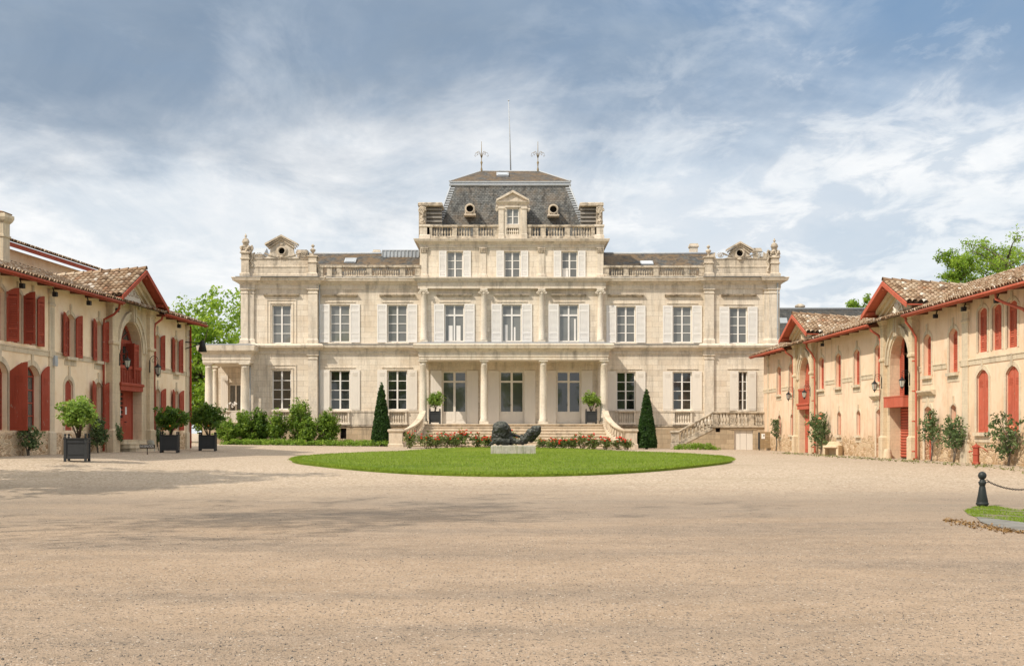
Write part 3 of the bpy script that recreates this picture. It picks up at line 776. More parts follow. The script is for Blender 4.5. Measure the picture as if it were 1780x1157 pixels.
# bands
def band(p0, p1, y, z0, z1, prof, mat=None, name='cornice', pm=1.0, yb=.3):
    MB().loft(fx(p0), fx(p1), y, yb, scaled(prof, z0, z1, pm)).build(name, mat or M['trim'], ch)
STR = [(.02,0),(.05,.05),(.05,.2),(.14,.28),(.20,.34),(.36,.40),(.40,.52),(.30,.60),(.06,.66)]
for k, (p0, p1, y, zt) in blocks.items():
    dd = {'L':-.02,'R':-.02,'C':-.01}.get(k, 0)
    if k != 'C':
        band(p0, p1, y+dd, zC0, zC1+.02, CORN, yb=.6)
        band(p0, p1, y+dd, zS0-.1, zS1+.03, STR, name='string_course', yb=.5)
    band(p0, p1, y+dd-.02, zW-.16, zW, [(.03,0),(.10,.05),(.10,.12),(.02,.16)], M['old'], 'water_table', yb=.3)
for (p0, p1, y) in ((420,444,-.36),(536.5,554,-.30),(1222.5,1240.5,-.30),(1333,1354,-.36)):     # the bands break forward over the pilasters
    band(p0, p1, y, zC0+.012, zC1+.035, CORN, yb=.2); band(p0, p1, y, zS0-.09, zS1+.045, STR, name='string_course', yb=.2)
for p0, p1, y, z, pj in ((414,558,-.55,zC1+.035,.34),(554,729,0,zC1+.02,.50),(1051,1222,0,zC1+.02,.50),(1219,1359,-.55,zC1+.035,.34),(441,727,0,zS1-.035,.40),(1053,1352,0,zS1-.035,.40)):
    MB().box(fx(p0), fx(p1), y-pj-.01, y+.1, z+.004, z+.035).build('lead_flashing', M['lead'], ch)
# basement face a little proud of the wall
for p0, p1, y in ((420,554,-.34),(554,730,-.1),(1050,1223,-.1),(1223,1354,-.34)):
    mb = MB()
    hs = []
    if p0 == 554: hs = [rect(fx(591.5), fx(602.5), fz(762.5), fz(743.5)), rect(fx(675.5), fx(706.5), fz(758.5), fz(744.5))]
    mb.wall(rect(fx(p0)+.003, fx(p1)-.003, zB, zW-.17), hs, y, -y*.9)
    mb.quad((fx(p0)+.003,y,zB),(fx(p0)+.003,0,zB),(fx(p0)+.003,0,zW-.17),(fx(p0)+.003,y,zW-.17)); mb.quad((fx(p1)-.003,y,zB),(fx(p1)-.003,0,zB),(fx(p1)-.003,0,zW-.17),(fx(p1)-.003,y,zW-.17))
    mb.build('basement_wall', M['base'], ch)
# --- balusters
def baluster_mesh(h, r, mat):
    key = ('b', round(h, 3), round(r, 3), mat.name)
    if key not in _cache:
        pr = [(.95,0),(.95,.10),(.6,.13),(.5,.17),(.62,.22),(.95,.36),(1.0,.44),(.80,.58),(.50,.74),(.45,.80),(.62,.83),(.5,.86),(.9,.90),(.9,1.0)]
        _cache[key] = MB().lathe([(r*a, h*b_) for a, b_ in pr], n=10).mesh('baluster', mat)
    return _cache[key]
def balustrade(p0, p1, y, z0, z1, peds, n_tot, mat, rail=.16, base=.2, name='balustrade', pedw=.34, blank=()):
    """rail and plinth with pedestals; every baluster its own mesh below it"""
    x0, x1 = fx(p0, y), fx(p1, y); th = .13
    mb = MB(); mb.loft(x0, x1, y-th, y+th, [(.02,z0),(.02,z0+base*.75),(0,z0+base)])
    mb.loft(x0, x1, y-th, y+th, [(-.02,z1-rail),(.04,z1-rail*.8),(.04,z1-.02),(.0,z1)])
    xp = [fx(q, y) for q in peds]
    for q in xp: mb.loft(q-pedw/2, q+pedw/2, y-th-.03, y+th+.03, [(.03,z0),(.03,z0+base),(0,z0+base+.03),(0,z1-rail-.02),(.05,z1-rail+.01),(.05,z1+.01)])
    o_ = mb.build(name, mat, ch)
    stp = (x1-x0)/n_tot; me = baluster_mesh(z1-rail-z0-base+.02, stp*.36 if stp*.36 < .11 else .11, mat)
    for i in range(n_tot):
        x = x0+stp*(i+.5)
        if all(abs(x-q) > pedw/2+stp*.42 for q in xp) and not any(fx(a, y) < x < fx(b_, y) for a, b_ in blank):
            place('baluster', me, o_, (x, y, z0+base-.01))
    return o_
zR0, zR1 = zC1+.0, fz(461.5)
balustrade(553.5, 730, -.05, zR0, zR1, (557.5, 573, 590, 642, 700, 726), 44, M['old'])
balustrade(1050, 1223, -.05, zR0, zR1-.02, (1054, 1088, 1140, 1193, 1219), 43, M['old'])
# balustrade panels under the ground floor windows
for c in (490.5, 591, 690.5, 1088, 1186):
    balustrade(c-17, c+17, -.06 if c > 500 else -.28, zW+.0, fz(713.5), (c-15.2, c+15.2), 8, M['trim'], rail=.10, base=.14, pedw=.12)
    y_ = .004 if c > 500 else -.214
for p0, p1, y in ((554,573.5,0),(608.5,673,0),(708,730,0),(1050,1071,0),(1105,1169,0),(1203,1223,0)):
    sh = MB(); sh.box(fx(p0), fx(p1), y-.09, y+.1, zW, fz(713.5)-.10); sh.box(fx(p0), fx(p1), y-.13, y+.1, fz(713.5)-.10, fz(713.5)); sh.build('apron', M['trim'], ch)
# --- roofs of the low ranges
def roof(p0, p1, name='roof'):
    mb = MB(); z0 = zC1+.2; y0, y1 = .75, 5.2; z1 = PZ(441, F+y1)
    x0, x1 = fx(p0), fx(p1)
    mb.quad((x0,y0,z0),(x1,y0,z0),(x1,y1,z1),(x0,y1,z1)); mb.quad((x0,y1,z1),(x1,y1,z1),(x1,9.6,z0),(x0,9.6,z0))
    mb.quad((x0,y0,z0),(x0,y1,z1),(x0,9.6,z0)); mb.quad((x1,y0,z0),(x1,y1,z1),(x1,9.6,z0))
    r_ = mb.build(name, M['slate2'], ch)
    MB().tube([(x0, y1, z1+.02), (x1, y1, z1+.02)], .09, 8).build('ridge_capping', M['zinc'], r_)
    return r_, (z0, z1, y0, y1)
rl, RG = roof(500, 735); rr_, _ = roof(1045, 1262)
def on_roof(py):       # depth and height on the slope for a photo row
    z0, z1, y0, y1 = RG
    for i in range(200):
        f = i/199; y = y0+(y1-y0)*f; z = z0+(z1-z0)*f
        if z >= PZ(py, F+y): return y, z
    return y1, z1
def skylight(p0, p1, q0, q1, parent):
    ya, za = on_roof(q1); yb_, zb_ = on_roof(q0)
    mb = MB(); x0, x1 = fx(p0, ya), fx(p1, ya); e = .10
    mb.add([(x0,ya,za),(x1,ya,za),(x1,yb_,zb_),(x0,yb_,zb_),(x0,ya-.05,za+e),(x1,ya-.05,za+e),(x1,yb_-.05,zb_+e),(x0,yb_-.05,zb_+e)],
           [(0,1,5,4),(1,2,6,5),(2,3,7,6),(3,0,4,7),(4,5,6,7)])
    s_ = mb.build('skylight', M['zinc'], parent)
    MB().quad((x0+.08,ya-.06,za+e+.012),(x1-.08,ya-.06,za+e+.012),(x1-.08,yb_-.056,zb_+e+.006),(x0+.08,yb_-.056,zb_+e+.006)).build('pane', M['sky_glass'], s_)
skylight(598, 618, 451, 458, rl); skylight(1114, 1136, 456, 461.5, rr_)
# glazed lantern along the ridge
x0, x1 = fx(666, 5.2), fx(729, 5.2); za, zb_ = PZ(447, F+5), PZ(436, F+5)
lt = MB(); lt.box(x0, x1, 4.5, 6.0, za-.5, za); lt.box(x0, x1, 4.46, 5.9, zb_-.06, zb_)
for i in range(11):
    xx = x0+(x1-x0)*i/10; lt.box(xx-.03, xx+.03, 4.44, 4.52, za, zb_-.06)
lo_ = lt.build('roof_lantern', M['zinc'], ch)
MB().quad((x0,4.5,za),(x1,4.5,za),(x1,4.5,zb_-.06),(x0,4.5,zb_-.06)).build('pane', M['sky_glass'], lo_)
def chimney(p0, p1, q0, q1, y, mat=None, parent=None):
    x0, x1 = fx(p0, y), fx(p1, y); z0, z1 = PZ(q1, F+y), PZ(q0, F+y)
    return MB().loft(x0, x1, y, y+(x1-x0)*1.2, [(0,z0-1.2),(0,z1-.3),(.07,z1-.24),(.07,z1-.12),(.02,z1-.10),(.02,z1)]).build('chimney', mat or M['trim'], parent or ch)
chimney(649, 660, 434, 442, 5.6); chimney(1200, 1213, 423, 444, 5.6); chimney(516, 533, 434, 452, 5.0, M['old']); chimney(1311, 1323, 431, 452, 5.0, M['old'])
# small zinc-roofed dormers seen from the side behind the pavilion parapets
for p0, p1, q0, q1 in ((441,456,427,446),(1324,1334,433,450)):
    y = 4.0; a, b_ = fx(p0, y), fx(p1, y); z0, z1 = PZ(q1, F+y), PZ(q0, F+y)
    d_ = MB().box(a, b_, y, y+2.5, z0-1, z0+.15).build('dormer', M['trim'], ch)
    MB().prism_x([(y-.15,z0+.15),(y+1.2,z1),(y+2.6,z0+.15)], a-.1, b_+.1).build('dormer_roof', M['zinc'], d_)
# --- pavilion parapets with their little pediments
def urn_mesh(h, r, mat, kind):
    key = ('u', kind, round(h, 3))
    if key not in _cache:
        if kind == 'big': pr = [(.55,0),(.62,.05),(.5,.09),(.62,.16),(.62,.42),(.8,.46),(.78,.52),(.66,.62),(.42,.70),(.16,.74),(.14,.78),(.34,.84),(.16,.89),(.12,.95),(.02,1.0)]
        else: pr = [(.6,0),(.6,.06),(.3,.12),(.25,.2),(.5,.3),(.9,.42),(1.0,.5),(.7,.58),(.25,.64),(.22,.70),(.6,.78),(.66,.84),(.4,.92),(.05,1.0)]
        _cache[key] = MB().lathe([(r*a, h*b_) for a, b_ in pr], n=14).mesh('urn', mat)
    return _cache[key]
def pavilion(p0, p1, pin0, pin1, apx, apy, ehw, epy, ocy, corner_left):
    y = -.22; yf = y+.02
    zt = fz(450)
    zb = zC1+.02
    xo0, xo1 = fx(p0), fx(p1)
    mb = MB()
    mb.loft(xo0+.03, xo1-.03, yf, yf+.4, [(.06,zb),(.06,zb+.26),(0,zb+.32),(0,zt-.62),(.03,zt-.58),(.03,zt-.50),(0,zt-.47),(0,zt-.05),(.05,zt-.03),(.05,zt)])
    par = mb.build('parapet', M['parapet'], ch)
    # pediment: body with a round hole, raking mouldings and side scrolls
    xc = fx(apx); zc = fz(ocy); r = .215; zr = fz(epy)
    hw = (ehw-7)*F/FOC
    outer = [(xc-hw-.55,zt-.02),(xc+hw+.55,zt-.02)]
    for i in range(7):
        a = math.pi/2*i/6; outer.append((xc+hw+.55-.55*math.sin(a), zt-.02+.62*(1-math.cos(a))))
    outer += [(xc+hw, zr-.08),(xc, fz(apy)-.22),(xc-hw, zr-.08)]
    for i in range(6, -1, -1):
        a = math.pi/2*i/6; outer.append((xc-hw-.55+.55*math.sin(a), zt-.02+.62*(1-math.cos(a))))
    outer = outer[:1]+outer[1:-1] if outer[-1] == outer[0] else outer
    hole = [(xc+r*math.cos(2*math.pi*i/20), zc+r*math.sin(2*math.pi*i/20)) for i in range(20)]
    pb = MB(); pb.wall(outer[:-1], [hole], yf-.05, .3)
    n = len(outer)-1
    pb.add([(x,yf-.05,z) for x,z in outer[:-1]]+[(x,yf+.3,z) for x,z in outer[:-1]], [(i,(i+1)%n,n+(i+1)%n,n+i) for i in range(n)])
    pd = pb.build('pediment', M['trim'], par)
    v_ = MB(); v_.quad(*[(xc+r*1.1*math.cos(2*math.pi*i/20), yf+.2, zc+r*1.1*math.sin(2*math.pi*i/20)) for i in range(20)]); v_.build('oculus', M['void'], par)
    tr = MB()
    ring_i = [(xc+r*math.cos(2*math.pi*i/20), zc+r*math.sin(2*math.pi*i/20)) for i in range(21)]
    for q, yy in ((1.25, .12), (1.5, .08), (1.75, .05)):
        tr.ring(ring_i, [(xc+(x-xc)*q, zc+(z-zc)*q) for x, z in ring_i], yf-.05-yy, yf-.04)
    e = ehw*F/FOC; za, ze = fz(apy), fz(epy)
    for sgn in (-1, 1):
        for k, (o0, o1, yy) in enumerate(((0,-.12,.30),(-.12,-.22,.20),(-.22,-.34,.12))):
            x_e = xc+sgn*(e+.05-.10*k)
            tr.prism([(xc, za+o0),(xc, za+o1),(x_e, ze+o1),(x_e, ze+o0)] if sgn < 0 else [(xc, za+o1),(xc, za+o0),(x_e, ze+o0),(x_e, ze+o1)], yf-.05-yy, yf+.3-.002*k)
        # scroll volutes and carved leaves beside the body
        tk = tr; tr = MB()
        for k in range(26):
            a = .5*k; rr = .24*(1-k/30); 
            tr.ball((xc+sgn*(hw+.72+.0*k)+rr*math.cos(a)*sgn, yf-.06, zt+.20+rr*.8*math.sin(a)), .036, 6, 4)
        tr.prism([(xc+sgn*(hw+1.05), zt), (xc+sgn*(hw+1.75), zt), (xc+sgn*(hw+1.05), zt+.42)], yf-.03, yf+.2)
        for k in range(14):
            tr.ball((xc+sgn*(.2+.07*k), yf-.07, zt+.1+.28*(k/14)**2), .04+.015*random.random(), 6, 4, (1, .6, 1.3))
        tr.build('carved_scroll', M['old'], par); tr = tk
    tr.ball((xc, yf-.1, zc+.42), .11, 8, 5, (1.2, .7, .8)); tr.ball((xc, yf-.1, zc-.38), .10, 8, 5, (1.6, .7, .8))
    tr.build('pediment_moulding', M['parapet'], par)
    # corner piers and urns
    for (q0, q1, top, big) in ((pin0[0], pin0[1], pin0[2], pin0[3]), (pin1[0], pin1[1], pin1[2], pin1[3])):
        a, b_ = fx(q0), fx(q1); z1 = fz(top)
        pm = MB(); pm.loft(a, b_, y-.22, y+.35, [(.09,zb+.01),(.09,zb+.27),(.02,zb+.34),(0,zb+.36),(0,z1-.5),(.06,z1-.46),(.06,z1-.40),(0,z1-.36),(0,z1-.12),(.08,z1-.06),(.08,z1)])
        if big:
            pm.loft(a+.1, b_-.1, y-.18, y+.3, [(.1,z1),(-.15,z1+.28)])
            for k in range(30):     # carved scrolls hugging the finial
                an = 6.28*k/30; q = .30+.06*math.sin(5*an)
                pm.ball(((a+b_)/2+q*math.cos(an), y+.06+q*math.sin(an), z1+.12+.26*abs(math.sin(2.5*an))), .085, 6, 4)
            for k in range(16):
                sg = 1 if corner_left else -1
                pm.ball(((a+b_)/2+sg*(.42+.05*math.sin(k)), y-.02, z1+.42-.09*k), .08, 6, 4)
        pr_ = pm.build('corner_pier', M['parapet'], ch)
        me = urn_mesh(fz(405 if big else 424)-fz(438 if big else 445)-(0.15 if big else 0), .31 if big else .19, M['old'], 'big' if big else 'small')
        place('finial', me, pr_, ((a+b_)/2, y+.06, z1+(.15 if big else 0)))
pavilion(421, 553, (421.5, 434.5, 439.5, 1), (537.5, 551.5, 445.5, 0), 491, 409.5, 27, 424.5, 437, True)
pavilion(1224, 1353, (1338.5, 1352, 447.5, 1), (1224, 1237.5, 447, 0), 1284.5, 421, 21.5, 434, 441, False)
# --- central block: colonnade, entablature, attic, top balustrade
yc = blocks['C'][2]
band(728, 1051, yc-.28, fz(503), fz(484.2)+.03, [(.0,0),(.03,.02),(.03,.22),(.06,.24),(.06,.44),(.14,.5),(.24,.56),(.28,.66),(.34,.72),(.34,.80)], name='entablature', yb=.8)
band(730, 1049, yc-.02, fz(431), fz(416.5), CORN, pm=.75, name='attic_cornice', yb=14)
def column(px0, px1, y, z0, z1, kind='ionic', name='column'):
    x = PX((px0+px1)/2, F+y); r = (px1-px0)/2*(F+y)/FOC; h = z1-z0
    mb = MB(); k = r
    mb.loft(x-k*1.2, x+k*1.2, y-k*1.2, y+k*1.2, [(0,z0),(0,z0+.14)])
    mb.lathe([(k*1.2,z0+.14),(k*1.22,z0+.20),(k*1.02,z0+.25),(k*1.1,z0+.30),(k*.96,z0+.35),(k*.96,z0+h*.33),(k*.93,z0+h*.6),(k*.84,z1-.34),(k*.92,z1-.32),(k*.92,z1-.28),(k*.84,z1-.26),(k*.86,z1-.18),(k*1.05,z1-.12)], x, y, 22)
    mb.loft(x-k*1.15, x+k*1.15, y-k*1.15, y+k*1.15, [(-.02,z1-.12),(0,z1-.10),(0,z1)])
    c_ = mb.build(name, M['column'], ch)
    if kind == 'ionic':
        v_ = MB()
        for sg in (-1, 1):
            pts = []
            for i in range(15):
                a = i*.62; q = .125*(1-i/17); pts.append((x+sg*(k*1.08+q*math.cos(a)*.9), y-k*1.0, z1-.24+q*math.sin(a)*-1))
            v_.tube(pts, .028, 6)
            v_.lathe([(.12, 0), (.12, .02)], 0, 0, 8)if False else None
        v_.box(x-k*1.1, x+k*1.1, y-k*1.05, y-k*.7, z1-.17, z1-.10)
        v_.build('volute', M['column'], c_)
for p0, p1 in ((731,742.5),(835.5,846.5),(936,947),(1038,1049)): column(p0, p1, yc-.15, fz(596), fz(503)+.01)
# attic pilasters with leafy capitals
for c in (738, 840, 941, 1043):
    x = fx(c); a = MB()
    z0, z1 = fz(484)+.03, fz(431)+.02
    a.loft(x-.2, x+.2, yc-.06, yc+.05, [(.05,z0),(.05,z0+.2),(0,z0+.25),(0,z1-.36)])
    pl = a.build('attic_pilaster', M['trim'], ch)
    c_ = MB()
    for r_ in range(3):
        for i in range(5): c_.ball((x-.2+.1*i, yc-.09-.02*r_, z1-.30+.10*r_), .06, 6, 4, (.9, .8, 1.2))
    c_.box(x-.27, x+.27, yc-.14, yc+.05, z1-.05, z1)
    c_.build('capital', M['old'], pl)
zT0, zT1 = fz(416.5)+.0, fz(392)
balustrade(743, 1037, -.12, zT0, zT1, (757-10, 790, 829-2, 862, 919, 943+1, 983+3, 1024+8), 62, M['old'], blank=((862, 919),), rail=.14, base=.2)
for p0, p1 in ((730.5,747),(1034,1048.5)):
    MB().loft(fx(p0), fx(p1), -.28, .3, [(.05,zT0),(.05,zT0+.25),(0,zT0+.3),(0,zT1-.14),(.06,zT1-.1),(.06,zT1+.03)]).build('corner_pier', M['trim'], ch)
M['slat'] = mat_paint('slat_timber', (.27,.25,.22), .85, .5)
# scrolled stone stacks with louvres on both flanks of the mansard
for sg, (a0, a1, b1) in ((-1, (728.5, 741, 768)), (1, (1047, 1036, 1009))):
    x0, x1, x2 = fx(a0, .8), fx(a1, .8), fx(b1, .8); lo, hi = min(x0, x1), max(x0, x1)
    zb, zt = fz(392), PZ(353, F+.8)
    mb = MB(); mb.box(lo, hi, .5, 3.0, zb-.8, zt-.26)
    mb.loft(min(x0, x2), max(x0, x2), .5, 3.0, [(0,zt-.26),(.06,zt-.22),(.06,zt-.06),(0,zt)])
    st = mb.build('flank_stack', M['old'], ch)
    sc = MB()
    for k in range(30):
        a = .42*k; q = .24*(1-k/34); sc.ball(((lo+hi)/2+sg*.02+q*math.cos(a), .40, zt-.55+q*math.sin(a)), .075, 6, 4)
    for k in range(22):
        a = .42*k; q = .17*(1-k/26); sc.ball(((lo+hi)/2+q*math.cos(a), .38, zb+.30+q*math.sin(a)), .07, 6, 4)
    for k in range(12): sc.ball(((lo+hi)/2+.05*math.sin(k*1.3), .38, zb+.35+.07*k), .10-.003*k, 6, 4)
    sc.build('scroll', M['old'], st)
    lv = MB(); a, b_ = (hi, x2) if sg < 0 else (x2, lo)
    for k in range(5):
        zz = zb+(zt-.3-zb)*(k+.3)/5; lv.box(a, b_, .75, .95, zz, zz+.13)
    lv.box(a, b_, .96, 1.1, zb-.5, zt-.27)
    lv.build('louver', M['slat'], st)
# --- mansard roof
ym0, ym1 = 1.5, 2.7
def mx(px, y): return PX(px, F+y)
zm0 = zT0-.2; zm1 = PZ(322, F+ym1)
xa0, xa1 = mx(745.5, ym0), mx(1033, ym0); xb0, xb1 = mx(784, ym1), mx(989.5, ym1)
yb0, yb1 = 12.5, 11.3
mb = MB()
mb.quad((xa0,ym0,zm0),(xa1,ym0,zm0),(xb1,ym1,zm1),(xb0,ym1,zm1)); mb.quad((xa0,ym0,zm0),(xb0,ym1,zm1),(xb0,yb1,zm1),(xa0,yb0,zm0))
mb.quad((xa1,ym0,zm0),(xa1,yb0,zm0),(xb1,yb1,zm1),(xb1,ym1,zm1)); mb.quad((xa0,yb0,zm0),(xb0,yb1,zm1),(xb1,yb1,zm1),(xa1,yb0,zm0))
mans = mb.build('mansard_roof', M['slate'], ch)
hp = MB()
for (xa, xb) in ((xa0, xb0), (xa1, xb1)):
    hp.tube([(xa,ym0-.02,zm0),(xb,ym1-.02,zm1)], .055, 6)
    sg = 1 if xa < 0 else -1
    for k in range(22):
        f = .12+.86*k/22; x = xa+(xb-xa)*f; y = ym0+(ym1-ym0)*f-.03; z = zm0+(zm1-zm0)*f
        hp.add([(x+sg*.02,y,z),(x+sg*.34,y,z),(x+sg*.36,y+.012,z+.09),(x+sg*.06,y+.012,z+.09)], [(0,1,2,3)])
hp.build('hip_flashing', M['zinc'], mans)
bd = MB(); bd.loft(xb0, xb1, ym1, yb1, [(.06,zm1-.06),(.12,zm1),(.12,zm1+.07),(.03,zm1+.10),(.03,zm1+.17),(.10,zm1+.20),(.10,zm1+.26)]); bd.build('zinc_band', M['zinc'], mans)
yt = 7.0; zt0 = zm1+.26; zt1 = PZ(297.5, F+yt); xr0, xr1 = mx(836, yt), mx(937, yt)
mb = MB(); A = [(xb0-.1,ym1-.1,zt0),(xb1+.1,ym1-.1,zt0),(xb1+.1,yb1+.1,zt0),(xb0-.1,yb1+.1,zt0),(xr0,yt,zt1),(xr1,yt,zt1)]
mb.add(A, [(0,1,5,4),(1,2,5),(2,3,4,5),(3,0,4)]); tr_ = mb.build('top_roof', M['slate2'], ch)
hp = MB(); hp.tube([A[0],A[4],A[5],A[1]], .06, 6); hp.build('ridge_capping', M['zinc'], tr_)
f0, f1 = .40, .72
def tp(px, f): y = ym1-.1+(yt-ym1+.1)*f; return (mx(px, y), y-.1, zt0+(zt1-zt0)*f+.10)
sl = MB().quad(tp(863,f0), tp(884,f0), tp(884,f1), tp(863,f1)); sl.quad(tp(863,f0), tp(884,f0), tuple(Vector(tp(884,f0))-Vector((0,-.1,.2))), tuple(Vector(tp(863,f0))-Vector((0,-.1,.2))))
s_ = sl.build('skylight', M['zinc'], tr_)
up_ = Vector((0,-.02,.02)); MB().quad(*[tuple(Vector(tp(p_, f_))+up_) for p_, f_ in ((865,f0+.04),(882,f0+.04),(882,f1-.04),(865,f1-.04))]).build('pane', M['sky_glass'], s_)
# ironwork on the ridge
for px in (837, 935):
    x = mx(px, yt); h = PZ(246, F+yt)-zt1; fm = MB()
    fm.lathe([(.07,zt1-.1),(.08,zt1+.1),(.035,zt1+.3),(.05,zt1+.5),(.09,zt1+.62),(.03,zt1+.72),(.03,zt1+h*.6),(.015,zt1+h)], x, yt, 8)
    for k in range(5):
        a = 6.28*k/5+.3
        pts = [(x+q*math.cos(a), yt+q*math.sin(a), zt1+.95+zz) for q, zz in ((.02,0),(.12,.28),(.30,.42),(.46,.36),(.52,.18),(.44,.12),(.40,.2))]
        fm.tube(pts, .016, 5)
    fm.build('iron_finial', M['gold'], ch)
x = mx(888, yt); rd = MB(); rd.tube([(x, yt+.3, zt1-.3), (mx(886.4,yt), yt+.3, PZ(240,F+yt)), (mx(884,yt), yt+.3, PZ(173,F+yt))], .055, 7, True, .03); rd.ball((mx(884,yt), yt+.3, PZ(173,F+yt)), .06, 8, 6)
rd.build('lightning_rod', M['zinc'], ch)
# oculus dormers
for px, py in ((816.7, 362.5), (961.8, 363.5)):
    y = 1.25; x = mx(px, y); z = PZ(py, F+y); r = .24; od = MB()
    ri = [(x+r*math.cos(2*math.pi*i/20), z+r*math.sin(2*math.pi*i/20)) for i in range(21)]
    od.ring(ri, [(x+(a-x)*1.45, z+(b_-z)*1.45) for a, b_ in ri], y, y+1.4); od.ring(ri, [(x+(a-x)*1.22, z+(b_-z)*1.22) for a, b_ in ri], y-.06, y+.01)
    od.box(x-.40, x+.40, y-.03, y+.9, z-.45, z-.35); od.box(x-.33, x-.24, y+.02, y+.9, z-.36, z+.03); od.box(x+.24, x+.33, y+.02, y+.9, z-.36, z+.03)
    o_ = od.build('round_dormer', M['parapet'], ch)
    MB().quad(*[(x+r*1.1*math.cos(2*math.pi*i/20), y+.3, z+r*1.1*math.sin(2*math.pi*i/20)) for i in range(20)]).build('oculus', M['void'], o_)
# stone dormer window
y = -.32; z0 = zT0; dm = MB()
xw0, xw1 = mx(880.5, y), mx(902, y); zw0, zw1 = PZ(390, F+y), PZ(362, F+y); xd0, xd1 = mx(866.5, y), mx(916, y); ze = PZ(350, F+y)
dm.wall(rect(xd0, xd1, z0, ze), [rect(xw0, xw1, zw0, zw1), rect(xw0, xw1, z0+.3, zT1-.2)], y, .2)
dm.quad((xd0,y,z0),(xd0,3.4,z0),(xd0,3.4,ze),(xd0,y,ze)); dm.quad((xd1,y,z0),(xd1,3.4,z0),(xd1,3.4,ze),(xd1,y,ze))
for a, b_ in ((xd0+.02, xd0+.34), (xd1-.34, xd1-.02)): dm.loft(a, b_, y-.08, y+.02, [(.04,z0),(.04,z0+.3),(0,z0+.34),(0,ze-.55),(.05,ze-.5),(.05,ze-.42)])
dm.loft(xw0-.1, xw1+.1, y-.05, y+.02, [(0,zw1+.06),(0,zw1+.16)])
dm.loft(xd0, xd1, y, 3.4, [(.02,ze-.24),(.08,ze-.14),(.16,ze-.06),(.18,ze)])
xc = (xd0+xd1)/2; zp = PZ(333.5, F+y); e = .08
dm.prism([(xd0-e,ze+.02),(xd1+e,ze+.02),(xc,zp)], y+.02, 3.4)
for sg in (-1, 1):
    xe = xc+sg*((xd1-xd0)/2+e+.06); pl = [(xc,zp+.10),(xc,zp-.06),(xe,ze+.0),(xe,ze+.13)]
    dm.prism(pl if sg < 0 else pl[::-1], y-.16, 3.45)
    for k in range(14): a = .5*k; q = .17*(1-k/16); dm.ball(((xd0-.1 if sg < 0 else xd1+.1)+q*.5*math.cos(a), y+.1, ze-.5+q*1.6*math.sin(a)), .06, 6, 4)
do = dm.build('dormer', M['trim'], ch)
me, g_ = win_mesh(xw1-xw0, zw1-zw0, 1, 2, M['white'], fr=.055); wd_ = place('window', me, do, ((xw0+xw1)/2, y+.15, zw0)); place('pane', g_.mesh('pane', M['glass_hi']), wd_)
bmh = baluster_mesh(zT1-.2-z0-.3, .075, M['trim'])
for i in range(6): place('baluster', bmh, do, (xw0+(xw1-xw0)*(i+.5)/6, y+.1, z0+.3))
# --- porch with its four columns, floor and front steps
FY = -2.5; zF = PZ(736.5, F-3.0)
def qx(px, y): return PX(px, F+y)
for p0, p1 in ((728.8,742.2),(835,848),(937.5,951),(1043,1056.5)): column(p0, p1, FY, zF, PZ(625.6, F+FY), 'doric', 'porch_column')
zE0, zE1 = PZ(625.6, F+FY), PZ(597.5, F+FY); xe0, xe1 = qx(729, FY), qx(1056.5, FY)
pe = MB(); pe.loft(xe0, xe1, FY-.32, yc+.1, [(0,zE0),(0,zE0+.18),(.03,zE0+.20),(.03,zE0+.5),(.10,zE0+.58),(.16,zE0+.66),(.30,zE0+.74),(.33,zE0+.86),(.36,zE0+.92),(.36,zE1-.05),(.3,zE1)])
en = pe.build('porch_entablature', M['trim'], ch)
rf = MB(); rf.loft(xe0+.1, xe1-.1, FY-.2, yc, [(.3,zE1-.02),(.28,zE1+.03),(-.1,zE1+.12)]); rf.build('porch_roof', M['lead'], en)
# voussoir heads above the doors
for c in (790, 889.5, 988.3):
    vs_ = MB()
    for i in range(-4, 5):
        x = fx(c)+i*.24; k = .34*(i/4.0)*.55
        vs_.prism([(x-.11, fz(642)), (x+.11, fz(642)), (x+.12+k*.6, fz(627.5)-.02), (x-.12+k*.6, fz(627.5)-.02)], yc-.05-.012*(i % 2), yc+.02)
    vs_.build('flat_arch', M['trim'], ch)
for c in (740, 840, 941, 1044):
    x = fx(c); MB().loft(x-.22, x+.22, yc-.10, yc+.05, [(.05,zF),(.05,zF+.25),(0,zF+.3),(0,fz(630)),(.05,fz(629)),(.05,fz(627))]).build('pilaster', M['trim'], ch)
ST_Y = -3.25; NST = 8; RUN = .34
pf = MB(); pf.box(qx(729, ST_Y), qx(1056, ST_Y), ST_Y+.03, yc+.05, zB, zF); pf.build('porch_floor', M['step'], ch)
zG = gz(0, F-6.0)
rise = (zF-zG)/NST
xS0, xS1 = qx(735, ST_Y), qx(1052, ST_Y)
def ramp_x(y):          # plan curve of the stair cheeks
    u = min(1, max(0, (ST_Y-y)/(NST*RUN-.1))); return 1.05*(1-math.sqrt(max(0, 1-u*u)))
stp = MB()
for i in range(1, NST+1):
    y0 = ST_Y-RUN*(i-1); y1 = y0-RUN; zt = zF-rise*i+.0
    if i == NST: zt = zG+.03
    e = ramp_x((y0+y1)/2)
    stp.loft(xS0-e, xS1+e, y1+.0, y0+.06, [(-.02,zG-.6),(-.02,zt-.05),(.025,zt-.045),(.025,zt)])
